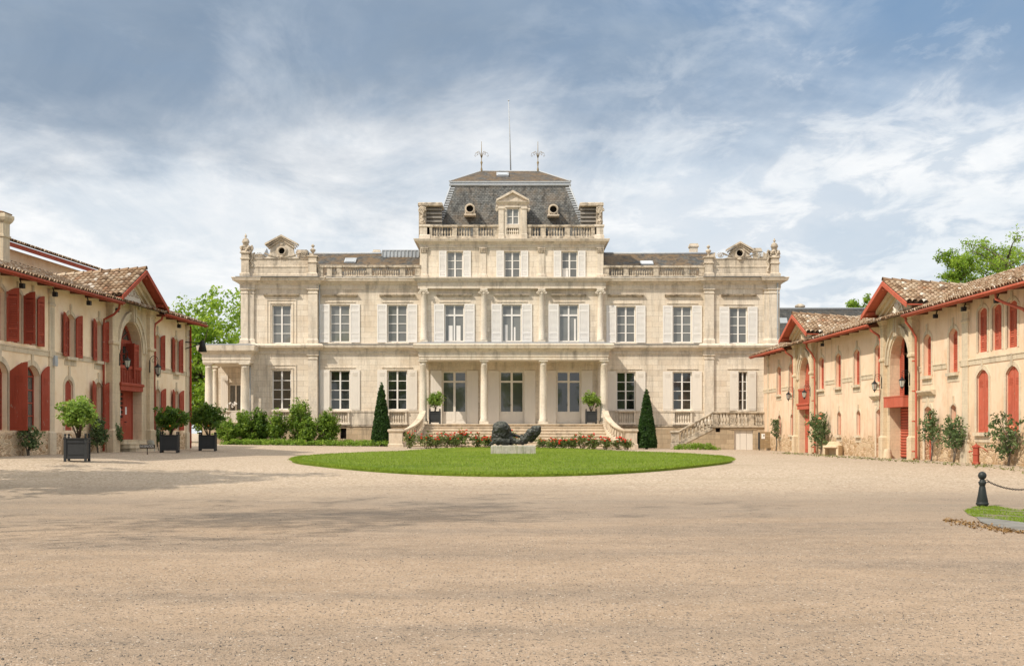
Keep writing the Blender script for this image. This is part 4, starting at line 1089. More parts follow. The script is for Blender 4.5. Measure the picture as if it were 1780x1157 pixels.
# the top step is the floor nosing
stp.loft(xS0, xS1, ST_Y-.03, ST_Y+.4, [(0,zF-.06),(.03,zF-.05),(.03,zF+.004)])
stp.build('front_steps', M['step'], ch)
for sg, xS in ((-1, xS0), (1, xS1)):
    pts = []; n = 18
    for i in range(n+1):
        a = math.pi/2*i/n; pts.append((xS+sg*(.02+1.05*(1-math.cos(a))), ST_Y+.15-(NST*RUN-.25)*math.sin(a)))
    L = [0]
    for i in range(n): L.append(L[-1]+math.dist(pts[i], pts[i+1]))
    zr0, zr1 = PZ(713, F-3.1), PZ(746.5, F-5.6)
    zz = [zr0+(zr1-zr0)*l/L[-1] for l in L]
    P = [(x, y, z) for (x, y), z in zip(pts, zz)]
    rm = MB(); rm.sweep(P, [(-.17,-.15),(.17,-.15),(.20,-.09),(.20,-.02),(.14,0),(-.14,0),(-.20,-.02),(-.20,-.09)])
    rm.sweep([(x, y, z-.82) for x, y, z in P], [(-.15,-1.1),(.15,-1.1),(.15,0),(-.15,0)])
    ro = rm.build('ramp_balustrade', M['step'], ch)
    bm = baluster_mesh(.70, .075, M['step'])
    for k in range(11):
        l = L[-1]*(k+.6)/11.4
        i = max(j for j in range(n) if L[j] <= l); f = (l-L[i])/(L[i+1]-L[i])
        x = P[i][0]+(P[i+1][0]-P[i][0])*f; y = P[i][1]+(P[i+1][1]-P[i][1])*f; z = P[i][2]+(P[i+1][2]-P[i][2])*f
        place('baluster', bm, ro, (x, y, z-.84))
    # end pedestal
    xe, ye = pts[-1]; x0, x1 = (xe-.86, xe-.02) if sg < 0 else (xe+.02, xe+.72)
    zt = PZ(745.5, F+ye); MB().loft(x0, x1, ye-.35, ye+.35, [(.06,zG-.3),(.06,zG+.22),(0,zG+.28),(0,zt-.22),(.05,zt-.17),(.08,zt-.12),(.08,zt-.03),(0,zt)]).build('stair_pedestal', M['step'], ch)
# a low white strip of stone stands by the third column
# --- side steps on the right with the cellar door under the landing
SY = -2.8
def sx(px): return PX(px, F+SY)
def sz(py): return PZ(py, F+SY)
zL = sz(739); x0, x1 = sx(1240), sx(1336); xl = sx(1182); zg = .2
cd0, cd1 = sx(1276), sx(1309); cz1 = zL-.30
vn = (sx(1244), sx(1252), sz(750.5), sz(743.5))
fm = MB()
fm.wall([(xl,zg),(x1,zg),(x1,zL-.14),(x0,zL-.14),(xl,sz(772))], [rect(cd0, cd1, zg+.05, cz1), rect(*vn)], SY, .25)
fm.quad((x1,SY,zg),(x1,-.3,zg),(x1,-.3,zL-.14),(x1,SY,zL-.14))
sw = fm.build('side_stair_wall', M['base'], ch)
MB().quad(*[(x, SY+.2, z) for x, z in rect(*vn)]).build('vent', M['void'], sw)
dr = MB()
w3 = (cd1-cd0)/3
for k in range(3): dr.box(cd0+w3*k+.008, cd0+w3*(k+1)-.008, SY+.12-.012*(k == 1), SY+.2, zg, cz1)
dr.build('cellar_door', M['greige'], ch)
MB().loft(cd0-.25, cd1+.25, SY-.03, SY+.02, [(0,cz1+.01),(0,cz1+.13)]).build('door_lintel', M['base'], sw)
ld = MB(); ld.loft(x0-.05, x1, SY-.02, -.2, [(.0,zL-.16),(.08,zL-.12),(.08,zL-.02),(.02,zL)])
ns = 9
for i in range(ns):
    f = (i+.5)/ns; ld.box(xl+(x0-xl)*i/ns, x0, SY+.28, -.4, zg, sz(772)+(zL-sz(772))*(i+1)/ns-.03-.002*i)
ld.build('side_steps', M['old'], ch)
# sloping then level stone rail with balusters
zr = sz(714.5); zq = sz(748)
rl_ = MB(); P = [(xl-.05, SY+.13, zq), (x0, SY+.13, zr)]
rl_.sweep(P, [(-.15,-.16),(.15,-.16),(.18,-.08),(.18,-.02),(.12,0),(-.12,0),(-.18,-.02),(-.18,-.08)])
rl_.sweep([(xl, SY+.13, zq-.75), (x0, SY+.13, zL)], [(-.16,-.25),(.16,-.25),(.16,0),(-.16,0)])
rl_.loft(x0, x1, SY-.02, SY+.28, [(-.02,zr-.16),(.05,zr-.1),(.05,zr-.02),(0,zr)])
peds = [x0+.16, x0+1.25, x0+2.45, x1-.20]
for q in peds: rl_.loft(q-.17, q+.17, SY+.0, SY+.26, [(0,zL),(0,zr-.15)])
so_ = rl_.build('side_balustrade', M['old'], ch)
hb = zr-.16-zL; bm = baluster_mesh(hb+.02, .085, M['old'])
for a, b_ in zip(peds[:-1], peds[1:]):
    n = 4
    for k in range(n): place('baluster', bm, so_, (a+.17+(b_-a-.34)*(k+.5)/n, SY+.13, zL-.01))
for k in range(9):
    f = (k+.7)/9.4; x = xl+(x0-xl)*f; place('baluster', bm, so_, (x, SY+.13, (zq-.75)+(zL-zq+.75)*f-.01))
pz0 = sz(776)
MB().loft(sx(1167.5), sx(1180), SY-.05, SY+.42, [(.05,pz0-.4),(.05,pz0+.2),(0,pz0+.25),(0,sz(753)),(.06,sz(751.5)),(.06,sz(749)),(0,sz(748))]).build('stair_pedestal', M['old'], ch)
# --- open loggia on the left flank
GY = -1.6
def lx(px, y=GY): return PX(px, F+y)
def lz(py, y=GY): return PZ(py, F+y)
for p0, p1, y in ((356,370,GY+.35),(418,434,GY+.35),(369,380,3.0)):
    column(p0, p1, y, lz(733), PZ(630, F+GY), 'doric', 'loggia_column')
q0, q1 = lx(352), lx(435); zE0, zE1 = lz(630.5), lz(600)
le = MB(); le.loft(q0, q1, GY, 4.2, [(0,zE0),(0,zE0+.2),(.03,zE0+.22),(.03,zE0+.55),(.12,zE0+.65),(.2,zE0+.72),(.30,zE0+.80),(.32,zE0+.98),(.34,zE1)])
lo2 = le.build('loggia_entablature', M['trim'], ch)
MB().loft(q0, q1, GY, 4.2, [(.3,zE1),(.28,zE1+.05),(-.2,zE1+.12)]).build('loggia_roof', M['lead'], lo2)
lw = MB(); yb_ = 3.9
lw.wall(rect(PX(376, F+yb_), fx(421), zB, zE0+.05), [rect(PX(398, F+yb_), PX(421.5, F+yb_), PZ(724, F+yb_), PZ(668, F+yb_))], yb_, .2)
lw.build('loggia_back_wall', M['ashlar'], ch)
lf = MB(); lf.box(q0, fx(421), GY, 4.1, zB, lz(734)); lf.build('loggia_floor', M['base'], ch)
xw = (PX(398, F+yb_)+PX(421.5, F+yb_))/2
put_window(ch, xw, yb_+.1, PZ(724, F+yb_), PX(421.5, F+yb_)-PX(398, F+yb_), PZ(668, F+yb_)-PZ(724, F+yb_), 1, 1, M['greige'], M['glass_l'])
me = shutter_mesh(.5, PZ(652, F+yb_)-PZ(724, F+yb_), 'panel', M['greige']); place('shutter', me, ch, (PX(384, F+yb_), yb_-.05, PZ(724, F+yb_)))
lb = MB(); zz = lz(713); lb.loft(lx(372), lx(417), GY+.2, GY+.45, [(-.02,zz-.12),(.03,zz-.08),(.03,zz)]); lb.loft(lx(372), lx(417), GY+.2, GY+.45, [(0,lz(735)),(0,lz(731))])
lb.loft(lx(400), lx(412), GY+.18, GY+.47, [(0,lz(735)),(0,zz-.1)])
lo_ = lb.build('balustrade', M['trim'], ch); bm = baluster_mesh(zz-.12-lz(731), .085, M['trim'])
for k in range(6): place('baluster', bm, lo_, (lx(375)+(lx(399)-lx(375))*(k+.5)/6, GY+.32, lz(731)))
# rain pipes
for px, y, z1 in ((555.5, -.12, fz(486)), (1349, -.5, fz(486)), (437.5, -.55, fz(632))):
    dp = MB(); dp.tube([(fx(px), y, zW+.1), (fx(px), y, z1-.3), (fx(px), y+.02, z1)], .05, 7)
    for k in range(4): zz = zW+.6+(z1-zW-1)*k/3; dp.tube([(fx(px), y, zz), (fx(px), y, zz+.07)], .065, 7)
    dp.build('downpipe', M['zinc'], ch)
# ------------------------------------------------------------------ the two service wings
def tiles(name, O, a, La, b, Lb, parent, seed=1, keep=None, tw=.235, course=.36, ridge=True):
    """canal tiles: half round covers in overlapping courses on a dark sheet. O eave corner, a along the eave, b up the slope"""
    r = np.random.default_rng(seed); O = Vector(O); a = Vector(a).normalized(); b = Vector(b).normalized(); nrm = a.cross(b)
    if nrm.z < 0: nrm = -nrm
    mb = MB(); tint = []
    def under(p): return tuple(p)
    if keep is None:
        mb.quad(tuple(O), tuple(O+a*La), tuple(O+a*La+b*Lb), tuple(O+b*Lb)); tint += [0.02]*4
    ncol = int(La/tw); nrow = int(Lb/course); seg = 5
    for i in range(ncol):
        off = r.normal(0, .008)
        for j in range(nrow+1):
            u = (i+.5)*La/ncol+off; v = j*course-.05+r.normal(0, .012)
            if v > Lb-.05: continue
            if keep and not keep(u, v+.15): continue
            L = min(course*1.22, Lb-v); r0 = tw*.47*r.uniform(.94, 1.04); r1 = r0*.86; tv = float(np.clip(r.normal(.5, .24), 0, 1))
            if r.uniform() < .015: tv = 1.0
            bs = len(mb.v)
            for (vv, rr, lift) in ((v, r0, .045), (v+L, r1, .0)):
                for k in range(seg+1):
                    t_ = math.pi*k/seg
                    mb.v.append(tuple(O+a*(u-rr*math.cos(t_))+b*vv+nrm*(rr*.95*math.sin(t_)+lift))); tint.append(tv)
            for k in range(seg):
                mb.f.append((bs+k, bs+k+1, bs+seg+1+k+1, bs+seg+1+k)); mb.sm.append(True)
            if j: mb.f.append(tuple(bs+k for k in range(seg, -1, -1))); mb.sm.append(False)
    mb.tint = tint
    return mb.build(name, M['tile'], parent)
def ridge_tiles(name, p, q, parent, seed=3):
    r = np.random.default_rng(seed); p, q = Vector(p), Vector(q); L = (q-p).length; d = (q-p)/L
    sd_ = d.cross(Vector((0,0,1))).normalized(); n = int(L/.42); mb = MB(); tint = []
    for i in range(n):
        tv = float(np.clip(r.normal(.55, .2), 0, 1)); bs = len(mb.v)
        for f, rr, lf in ((i/n, .15, .03), ((i+1.15)/n, .125, .0)):
            for k in range(7):
                t_ = math.pi*k/6; c = p+d*(L*min(1, f))
                mb.v.append(tuple(c+sd_*(rr*math.cos(t_))+Vector((0,0,rr*math.sin(t_)+lf)))); tint.append(tv)
        for k in range(6): mb.f.append((bs+k, bs+k+1, bs+8+k, bs+7+k)); mb.sm.append(True)
    mb.tint = tint; return mb.build(name, M['tile'], parent)
class Wing:
    def __init__(s, root, L0, L1, g, eave, string, ridge, stucco, red, depth, over=.78, ridge_d=4.0):
        s.root, s.L0, s.L1, s.g, s.eave, s.string, s.ridge, s.red = root, L0, L1, g, eave, string, ridge, red
        s.stucco, s.depth, s.over, s.rd = stucco, depth, over, ridge_d
        s.ops = []; s.portals = []
    def op(s, u0, u1, z0, z1, rise, d, **k): s.ops.append(dict(u0=u0, u1=u1, z0=z0, z1=z1, rise=rise, d=d, **k))
    def finish(s):
        R = s.root; top = s.eave+.12
        cuts = sorted([s.L0]+[v for p in s.portals for v in (p['b0'], p['b1'])]+[s.L1])
        for a, b_ in zip(cuts[::2], cuts[1::2]):
            hs = [arch(o['u0'], o['u1'], o['z0'], o['z1']-o['rise'], o['z1']) for o in s.ops if a < o['u0'] < b_]
            MB().wall(rect(a, b_, s.g-.5, top), hs, 0.0, .32).build('wall', s.stucco, R)
        sh_ = MB(); zb = s.g-.5
        for u in (s.L0, s.L1): sh_.quad((u,0.0,zb),(u,s.depth,zb),(u,s.depth,top),(u,s.rd,s.ridge-.12),(u,0.0,top))
        sh_.quad((s.L0,s.depth,zb),(s.L1,s.depth,zb),(s.L1,s.depth,top),(s.L0,s.depth,top))
        sh_.build('end_wall', s.stucco, R)
        for o in s.ops: s.opening(o)
        for u, w_ in s.pil:
            q = MB(); q.loft(u, u+w_, -.05, .02, [(.05,s.g-.3),(.05,s.g+.85),(0,s.g+.9),(0,s.string-.22),(.03,s.string-.2),(.03,s.string+.04),(0,s.string+.06),(0,s.eave-.75),(.03,s.eave-.72),(.03,s.eave-.64),(0,s.eave-.6),(0,s.eave-.35),(.06,s.eave-.28),(.06,s.eave-.1)])
            q.build('pilaster', M['wgrey'], R)
        # string course between openings, gutter, fascia and eaves
        edges = sorted([(o['u0']-.25, o['u1']+.25) for o in s.ops if o['z0'] < s.string+.05 and o['z1'] > s.string-.2]+[(p['b0'], p['b1']) for p in s.portals])
        x = s.L0
        for a, b_ in edges+[(s.L1, s.L1)]:
            if a > x+.1: MB().prism_x([(.02,s.string-.20),(-.03,s.string-.19),(-.035,s.string-.03),(-.06,s.string-.01),(-.06,s.string+.03),(.02,s.string+.05)], x, a).build('string_course', M['wgrey'], R)
            x = max(x, b_)
        e = s.eave; ov = s.over
        tan = (s.ridge-e)/(s.rd+ov)
        runs = []; x = s.L0-.5
        for p in sorted(s.portals, key=lambda p: p['c']):
            runs.append((x, p['p0']-.0)); x = p['p1']
        runs.append((x, s.L1+.5))
        for a, b_ in runs:
            MB().box(a, b_, -ov, -ov+.04, e-.13, e-.01).build('fascia', s.red, R)
            MB().tube([(a, -ov-.05, e-.04), (b_, -ov-.05, e-.04)], .05, 8).build('gutter', s.red, R)
            so_ = MB(); so_.quad((a,-ov+.04,e-.04),(b_,-ov+.04,e-.04),(b_,.05,e-.04+tan*(ov)),(a,.05,e-.04+tan*ov))
            n = max(1, int((b_-a)/1.5))
            so = so_.build('soffit', M['soffit'], R)
            for k in range(n):
                q = a+(b_-a)*(k+.5)/n; MB().prism_x([(-ov+.05,e-.09),(-ov+.05,e-.05),(.02,e-.05+tan*(ov)),(.02,e-.04)], q-.04, q+.04).build('rafter_end', M['soffit'], so)
        L = math.hypot(s.rd+ov, s.ridge-e)
        tiles('roof', (s.L0-.5, -ov, e), (1,0,0), s.L1-s.L0+1, (0, s.rd+ov, s.ridge-e), L, R, 5)
        bk = MB(); bk.quad((s.L0-.5,s.rd,s.ridge),(s.L1+.5,s.rd,s.ridge),(s.L1+.5,s.depth+.5,e),(s.L0-.5,s.depth+.5,e)); bk.tint = [.4]*4; bk.build('rear_roof', M['tile'], R)
        ridge_tiles('ridge', (s.L0-.5, s.rd, s.ridge-.02), (s.L1+.5, s.rd, s.ridge-.02), R)
        for p in s.portals: s.portal(p)
    def opening(s, o):
        R = s.root; u0, u1, z0, z1, rise, d = (o[k] for k in ('u0','u1','z0','z1','rise','d')); w_ = u1-u0; zs = z1-rise
        sw = o.get('sw', .16); key = o.get('key', .42)
        q = MB(); inn = head(u0, u1, z0, zs, z1); ou = head(u0-sw, u1+sw, z0, zs, z1+sw*1.05)
        q.ring(inn, ou, -.022, .03)
        uc = (u0+u1)/2
        q.box(uc-.075, uc+.075, -.05, .02, z1+.01, z1+key)
        if o.get('sill', True):
            q.box(u0-.10, u1+.10, -.13, .05, z0-.13, z0-.005); q.box(u0-.16, u1+.16, -.02, .02, z0-.36, z0-.135)
        if o.get('lintel'):
            zl = o['lintel']; q.prism_x([(.02,zl-.22),(-.08,zl-.2),(-.18,zl-.1),(-.22,zl-.06),(-.22,zl),(.02,zl+.02)], u0-.5, u1+.5); q.box(u0-.3, u1+.3, -.015, .02, z1+sw, zl-.2)
        q.build('window_surround', o.get('mat', M['wgrey']), R)
        f = o.get('fill', 'glass')
        if f == 'glass':
            put_window(R, uc, d, z0, w_, z1-z0, 1, o.get('rows', 4), s.red, M['glass_l'], fr=.06, arched=rise)
        else:
            for mir in (False, True):
                me = shutter_mesh(w_/2-.014, z1-z0-.01, f, s.red, rise, 1, mir)
                place('shutter', me, R, (u1 if mir else u0, d, z0+.005))
            v_ = MB(); v_.quad(*[(x, d+.06, z) for x, z in arch(u0, u1, z0, zs, z1)]); v_.build('backing', M['void'], R)
        for side, ang, kind in o.get('leaves', ()):
            mir = side < 0
            me = shutter_mesh(o.get('lw', w_/2), z1-z0+.04, kind, s.red, rise*.9, 1, mir)
            place('shutter', me, R, ((u0-.02 if mir else u1+.02), -.06, z0-.01), math.radians(ang)*(1 if mir else -1))
            hk = MB(); xx = (u0-.02 if mir else u1+.02)
    def portal(s, p):
        """gabled bay: tall arch between two pilasters under a projecting tiled gable"""
        R = s.root; b0, b1, c = p['b0'], p['b1'], p['c']; yb = -.14; a0, a1, zs, zt = p['a0'], p['a1'], p['zs'], p['zt']
        za, hw, ze = p['apex'], p['hw'], p['gz']; pr = .85; R_ = p.get('R', .52)
        sl = (za-ze)/hw
        wall_pts = [(b0, s.g-.5), (b1, s.g-.5), (b1, za-sl*(b1-c)-.12), (c, za-.12), (b0, za-sl*(c-b0)-.12)]
        mb = MB(); mb.wall(wall_pts, [arch(a0, a1, s.g-.4, zs, zt, 14)], yb, R_)
        mb.quad((b0,yb,s.g-.5),(b0,.3,s.g-.5),(b0,.3,ze+.2),(b0,yb,ze+.2)); mb.quad((b1,yb,s.g-.5),(b1,.3,s.g-.5),(b1,.3,ze+.2),(b1,yb,ze+.2))
        mb.quad((b0,.25,zt+.1),(b1,.25,zt+.1),(b1,.25,s.eave+.6),(b0,.25,s.eave+.6))
        bay = mb.build('portal_bay', M['wstone'], R)
        # archivolt with hood, imposts, keystone
        av = MB(); r = (a1-a0)/2
        for i0, i1, yy in ((.10,.34,.05),(.34,.46,.11)):
            hi = head(a0-i0, a1+i0, zs-.25, zs, zt+i0, 14)[1:-1]; ho = head(a0-i1, a1+i1, zs-.25, zs, zt+i1, 14)[1:-1]
            av.ring(hi, ho, yb-yy, yb+.02)
        av.build('archivolt', M['wgrey'], bay)
        ks = MB(); ks.prism([(c-.17,zt-.03),(c+.17,zt-.03),(c+.24,zt+.88),(c-.24,zt+.88)], yb-.20, yb+.02); ks.prism([(c-.05,zt-.05),(c+.05,zt-.05),(c+.08,zt+.8),(c-.08,zt+.8)], yb-.25, yb-.19); ks.build('keystone', M['wgrey'], bay)
        pw = p.get('pw', .52); zc = p['cap']
        po = p.get('po', .66)
        for u in (a0-po-pw*.5, a1+po-pw*.5):
            q = MB(); q.loft(u, u+pw, yb-.16, yb+.02, [(.06,s.g-.4),(.06,s.g+.95),(.02,s.g+1.0),(0,s.g+1.03),(0,zs+.15),(.05,zs+.2),(.05,zs+.3),(0,zs+.34),(0,zc-.42),(.03,zc-.40),(.03,zc-.34),(.02,zc-.3),(.10,zc-.12),(.14,zc-.08),(.14,zc),(.10,zc+.03)])
            q.build('pilaster', M['wstone'], bay)
        for sg in (-1, 1):      # raking stone mouldings under the gable
            for o0, o1, yy in ((-.16,-.34,.34),(-.34,-.52,.20),(-.52,-.66,.08)):
                e = (b1-c) if sg > 0 else (c-b0)
                pl = [(c,za+o0),(c,za+o1),(c+sg*e,za-sl*e+o1),(c+sg*e,za-sl*e+o0)]
                MB().prism(pl if sg < 0 else pl[::-1], yb-yy, yb+.02).build('raking_moulding', M['wstone'], bay)
        # roof of the gable
        back = 4.6; L = math.hypot(hw, za-ze)
        def keep(u, v):      # leave off what would lie buried in the main roof
            y = -pr+u; z = ze+(za-ze)*v/L-.07*u
            return z > s.eave+(s.ridge-s.eave)*(y+s.over)/(s.rd+s.over)-.12
        for sg in (-1, 1):
            DR = -.07; O = (c+sg*hw, -pr, ze+.06); bv = (-sg*hw, 0, za-ze)
            g_ = tiles('gable_roof', O, (0,1,DR), back+pr, bv, L, R, 11+sg, keep)
            u_ = MB(); u_.quad((c+sg*hw,-pr,ze+.02),(c+sg*hw,1.2,ze+.02+DR*1.9),(c,back,za+.02+DR*(back+pr)),(c,-pr,za+.02)); u_.tint = [.05]*4; u_.build('roof_sheet', M['tile'], g_)
            pl = [(c,za+.06),(c,za-.14),(c+sg*(hw+.08),ze-.17),(c+sg*(hw+.08),ze+.03)]
            MB().prism(pl if sg < 0 else pl[::-1], -pr-.05, -pr).build('barge_board', s.red, R)
            pl = [(c,za-.03),(c,za-.08),(c+sg*hw,ze-.08),(c+sg*hw,ze-.03)]
            sf = MB(); sf.prism(pl if sg < 0 else pl[::-1], -pr, yb); sf.build('gable_soffit', s.red, R)
            for f, zz in ((.06, .16), (.82, .15)):
                x = c+sg*hw*f; z = za-(za-ze)*f-.08
                MB().box(x-.08, x+.08, -pr+.04, yb, z-zz, z-.0).build('purlin', s.red, R)
        ridge_tiles('ridge', (c, -pr-.02, za+.08), (c, back, za+.08-.07*(back+pr)), R, 8)
        p['fit'](s, p, bay, yb, R_)
    def pipe(s, pts, foot=None):
        mb = MB(); mb.tube(pts, .052, 8)
        z0, z1 = pts[-1][2], s.string
        x, y = pts[-1][0], pts[-1][1]
        for k in range(4):
            zz = z0+.3+(z1+1.2-z0)*k/4; mb.tube([(x, y, zz), (x, y, zz+.06)], .064, 8)
        return mb.build('downpipe', s.red, s.root)
def lettering(name, text, size, parent, loc, rot, mat, depth=.006, width=None):
    cu = bpy.data.curves.new('lettering', 'FONT'); cu.body = text; cu.size = size; cu.align_x = 'CENTER'; cu.align_y = 'CENTER'; cu.extrude = depth
    tmp = bpy.data.objects.new('tmp', cu); COL.objects.link(tmp); bpy.context.view_layer.update()
    me = bpy.data.meshes.new_from_object(tmp.evaluated_get(bpy.context.evaluated_depsgraph_get()))
    bpy.data.objects.remove(tmp); bpy.data.curves.remove(cu)
    xs_ = [v.co.x for v in me.vertices]; w_ = max(xs_)-min(xs_)
    me.materials.clear(); me.materials.append(mat)
    o_ = place(name, me, parent, loc); o_.rotation_euler = rot
    if width: o_.scale = (width/w_, 1, 1)
    return o_
# ---- left wing
XL0, YL0 = -18.45, 47.7; SLL = .0629
def YL(px): return 21.45/(.0629-(px-CX)/FOC)
def uL(px): return (YL(px)-YL0)*1.002
def zL_(px, py): return EYE+(HY-py)/FOC*YL(px)
left = empty('stable_wing', (XL0, YL0, 0), math.atan2(22.1, 1.39), label='cream plastered wing with open red shutters and a red glazed door', cat='outbuilding')
W = Wing(left, -5.0, 22.25, .75, 7.32, 4.78, 8.95, M['stucco_l'], M['red_l'], 9.0)
W.pil = [(uL(84), .5), (uL(322.5), .55)]
PB = dict(sw=.15, sill=False, key=.35)
for a, b_, lv in ((-14, 0, []), (-8, 8, [(1, 68, 'louver')]), (22.5, 38, [(1, 88, 'louver')]), (50, 62.5, [(1, 10, 'louver')])):
    if a == -14: continue
    W.op(uL(a), uL(b_), 4.93, 6.85, .16, .2, leaves=lv, lw=.44, **PB)
for a, b_ in ((114.5, 129.6), (166, 176.6)):
    W.op(uL(a), uL(b_), 4.70, 6.43, .17, .24, leaves=[(1, 8, 'louver'), (-1, 8, 'louver')], lw=.5)
for a, b_ in ((269, 277.3), (302.3, 309.3)):
    W.op(uL(a), uL(b_), 4.70, 6.40, .15, .24, leaves=[(1, 6, 'louver'), (-1, 6, 'louver')], lw=.48)
W.op(uL(-16), uL(14), 1.70, 4.17, .38, .26, leaves=[(1, 84, 'panel')], lw=.64, sill=False, sw=.2, rows=4)
W.op(uL(41), uL(69), 1.70, 4.17, .38, .26, leaves=[(1, 6, 'panel'), (-1, 12, 'panel')], lw=.60, sill=False, sw=.2, rows=4)
W.op(uL(112.5), uL(126.5), 1.70, 3.76, .22, .1, fill='panel', sw=.18, sill=False, key=.55)
W.op(uL(164.5), uL(177), 1.74, 3.78, .2, .26, leaves=[(1, 10, 'panel'), (-1, 10, 'panel')], lw=.58, sw=.18, sill=False)
for a, b_ in ((269, 278), (302.3, 310)):
    W.op(uL(a), uL(b_), 1.74, 3.76, .2, .26, leaves=[(1, 8, 'panel'), (-1, 8, 'panel')], lw=.5, sw=.16, sill=False)
def fit_left(s, p, bay, yb, d):
    R = s.root; a0, a1, c = p['a0'], p['a1'], p['c']; y = yb+d; red = s.red; zr = p['zt']-.12
    w_ = a1-a0
    # fanlight and upper window with one folded shutter
    zm = 3.52; zf = 5.85
    v_ = MB(); v_.quad(*[(x, y+.02, z) for x, z in arch(a0, a1, s.g, p['zs'], p['zt'], 14)]); v_.build('backing', M['void'], R)
    fl = MB(); hi = head(a0+.12, a1-.12, zf, p['zs'], p['zt']-.12, 12)[1:-1]; ho = head(a0, a1, zf, p['zs'], p['zt'], 12)[1:-1]
    fl.ring(hi, ho, y-.08, y); fl.box(a0, a1, y-.10, y, zf-.16, zf+.05)
    for k in range(1, 6):
        a = math.pi*k/6; fl.tube([(c, y-.03, zf), (c+.95*math.cos(a), y-.03, zf+.75*math.sin(a))], .022, 5)
    fl.build('fanlight', red, R)
    MB().quad(*[(x, y-.01, z) for x, z in arch(a0+.1, a1-.1, zf, p['zs'], p['zt']-.1, 12)]).build('pane', M['glass_l'], R)
    put_window(R, c, y-.05, 4.05, w_-.25, zf-.16-4.05, 2, 4, red, M['glass_l'], fr=.09)
    for xx in (a0, a1-.12): MB().box(xx, xx+.12, y-.1, y, s.g, zf).build('door_jamb', red, R)
    me = shutter_mesh(.85, 1.62, 'louver', red); place('shutter', me, R, (a1-.9, y-.30, 4.10), math.radians(-6))
    me = shutter_mesh(.55, 1.62, 'louver', red, mirror=True); place('shutter', me, R, (a1-1.0, y-.12, 4.10), math.radians(65))
    # balcony
    bl = MB(); bl.box(a0-.05, a1+.05, yb-.05, y, zm, zm+.20); bl.loft(a0-.05, a1+.05, yb-.05, y, [(.0,zm+.20),(.05,zm+.24),(.05,zm+.32),(0,zm+.36)])
    bl.box(a0, a1, yb, yb+.08, 4.52, 4.66); bo = bl.build('balcony', red, R)
    for k in range(13):
        x = a0+w_*(k+.5)/13; MB().box(x-.035, x+.035, yb+.015, yb+.065, zm+.34, 4.53).build('baluster', red, bo)
    # glazed door leaf beside a plain leaf
    zd = 1.30
    dr = MB(); dr.box(a0+.12, a1-.12, y-.07, y, zd, zd+.9); dr.box(c+.28, a1-.12, y-.08, y, zd, zm)
    for k in range(4):
        x = a0+.16+(c+.24-a0-.16)*k/3; dr.box(x-.05, x+.05, y-.075, y, zd+.9, zm)
    for k in range(7):
        zz = zd+.95+(zm-zd-1.0)*k/6; dr.box(a0+.12, c+.28, y-.07, y, zz-.03, zz+.03)
    for k in range(2): dr.box(a0+.22+.62*k, a0+.72+.62*k, y-.095, y-.06, zd+.14, zd+.76)
    do_ = dr.build('door', red, R)
    MB().quad((a0+.15,y-.03,zd+.9),(c+.3,y-.03,zd+.9),(c+.3,y-.03,zm),(a0+.15,y-.03,zm)).build('pane', M['glass_l'], do_)
    nt_ = MB(); nt_.box(c-.62, c-.44, y-.085, y-.078, 2.42, 2.75); nt_.box(c-.38, c-.14, y-.085, y-.078, 2.40, 2.75); nt_.box(c+.42, c+.62, y-.09, y-.083, 2.45, 2.8); nt_.build('notice', M['white'], do_)
    MB().tube([(c+.34,y-.08,2.1),(c+.34,y-.15,2.1),(c+.46,y-.15,2.1)], .02, 6).build('handle', M['iron'], do_)
    sp = MB()
    for k in range(3): sp.loft(a0-.1, a1+.1, yb-.75+.28*k, y+.01, [(0,s.g-.2+.01*k),(0,s.g+.18*(k+1)-.03),(.03,s.g+.18*(k+1)-.025),(.03,s.g+.18*(k+1))])
    sp.build('door_steps', M['wgrey'], R)
    # painted plaque with the old lettering
    pq = MB(); zc = p['zt']+.92; pq.prism([(c-1.15,zc),(c-.62,zc),(c-.62,zc+.0),(c+.62,zc),(c+1.15,zc),(c+1.15,zc+.55),(c+.2,zc+1.12),(c-.2,zc+1.12),(c-1.15,zc+.55)], yb-.05, yb-.02)
    pq.box(c-1.17, c-.98, yb-.052, yb-.02, zc-.3, zc); pq.box(c+.98, c+1.17, yb-.052, yb-.02, zc-.3, zc)
    po = pq.build('plaque', M['white_plaster'], bay)
    lettering('lettering', '\u00c9CURIE', .46, po, (c, yb-.056, zc+.36), (math.pi/2, 0, 0), M['faded_ink'], .003, 1.7)
M['white_plaster'] = mat_paint('white_plaster', (.76,.70,.60), .9, .25)
M['faded_ink'] = mat_paint('faded_lettering', (.36,.25,.19), .9, .5)
cL = uL(254)  # centre set below
cL = (YL(205)+YL(240.5))/2-YL0
W.portals.append(dict(b0=cL-2.75, b1=cL+2.9, p0=cL-2.75, p1=cL+2.85, c=cL, a0=cL-1.40, a1=cL+1.42, zs=5.32, zt=6.70, apex=9.0, hw=3.05, gz=7.56, cap=7.50, pw=.7, po=1.02, fit=fit_left))
W.finish()
e = W.eave
a_ = uL(218)
W.pipe([(cL-2.95, -.68, e-.06), (cL-2.95, -.66, e-.3), (cL-3.0, -.45, e-.55), (cL-3.3, -.12, e-.8), (cL-3.3, -.10, e-1.1), (cL-3.3, -.10, .8)])
W.pipe([(cL+2.9, -.68, e-.06), (cL+2.88, -.6, e-.28), (cL+2.8, -.32, e-.5), (cL+2.75, -.3, e-.75), (cL+2.75, -.3, .8)])
W.pipe([(22.1, -.12, e-.1), (22.1, -.12, e-.6), (22.1, -.12, 3), (22.1, -.12, .8)])
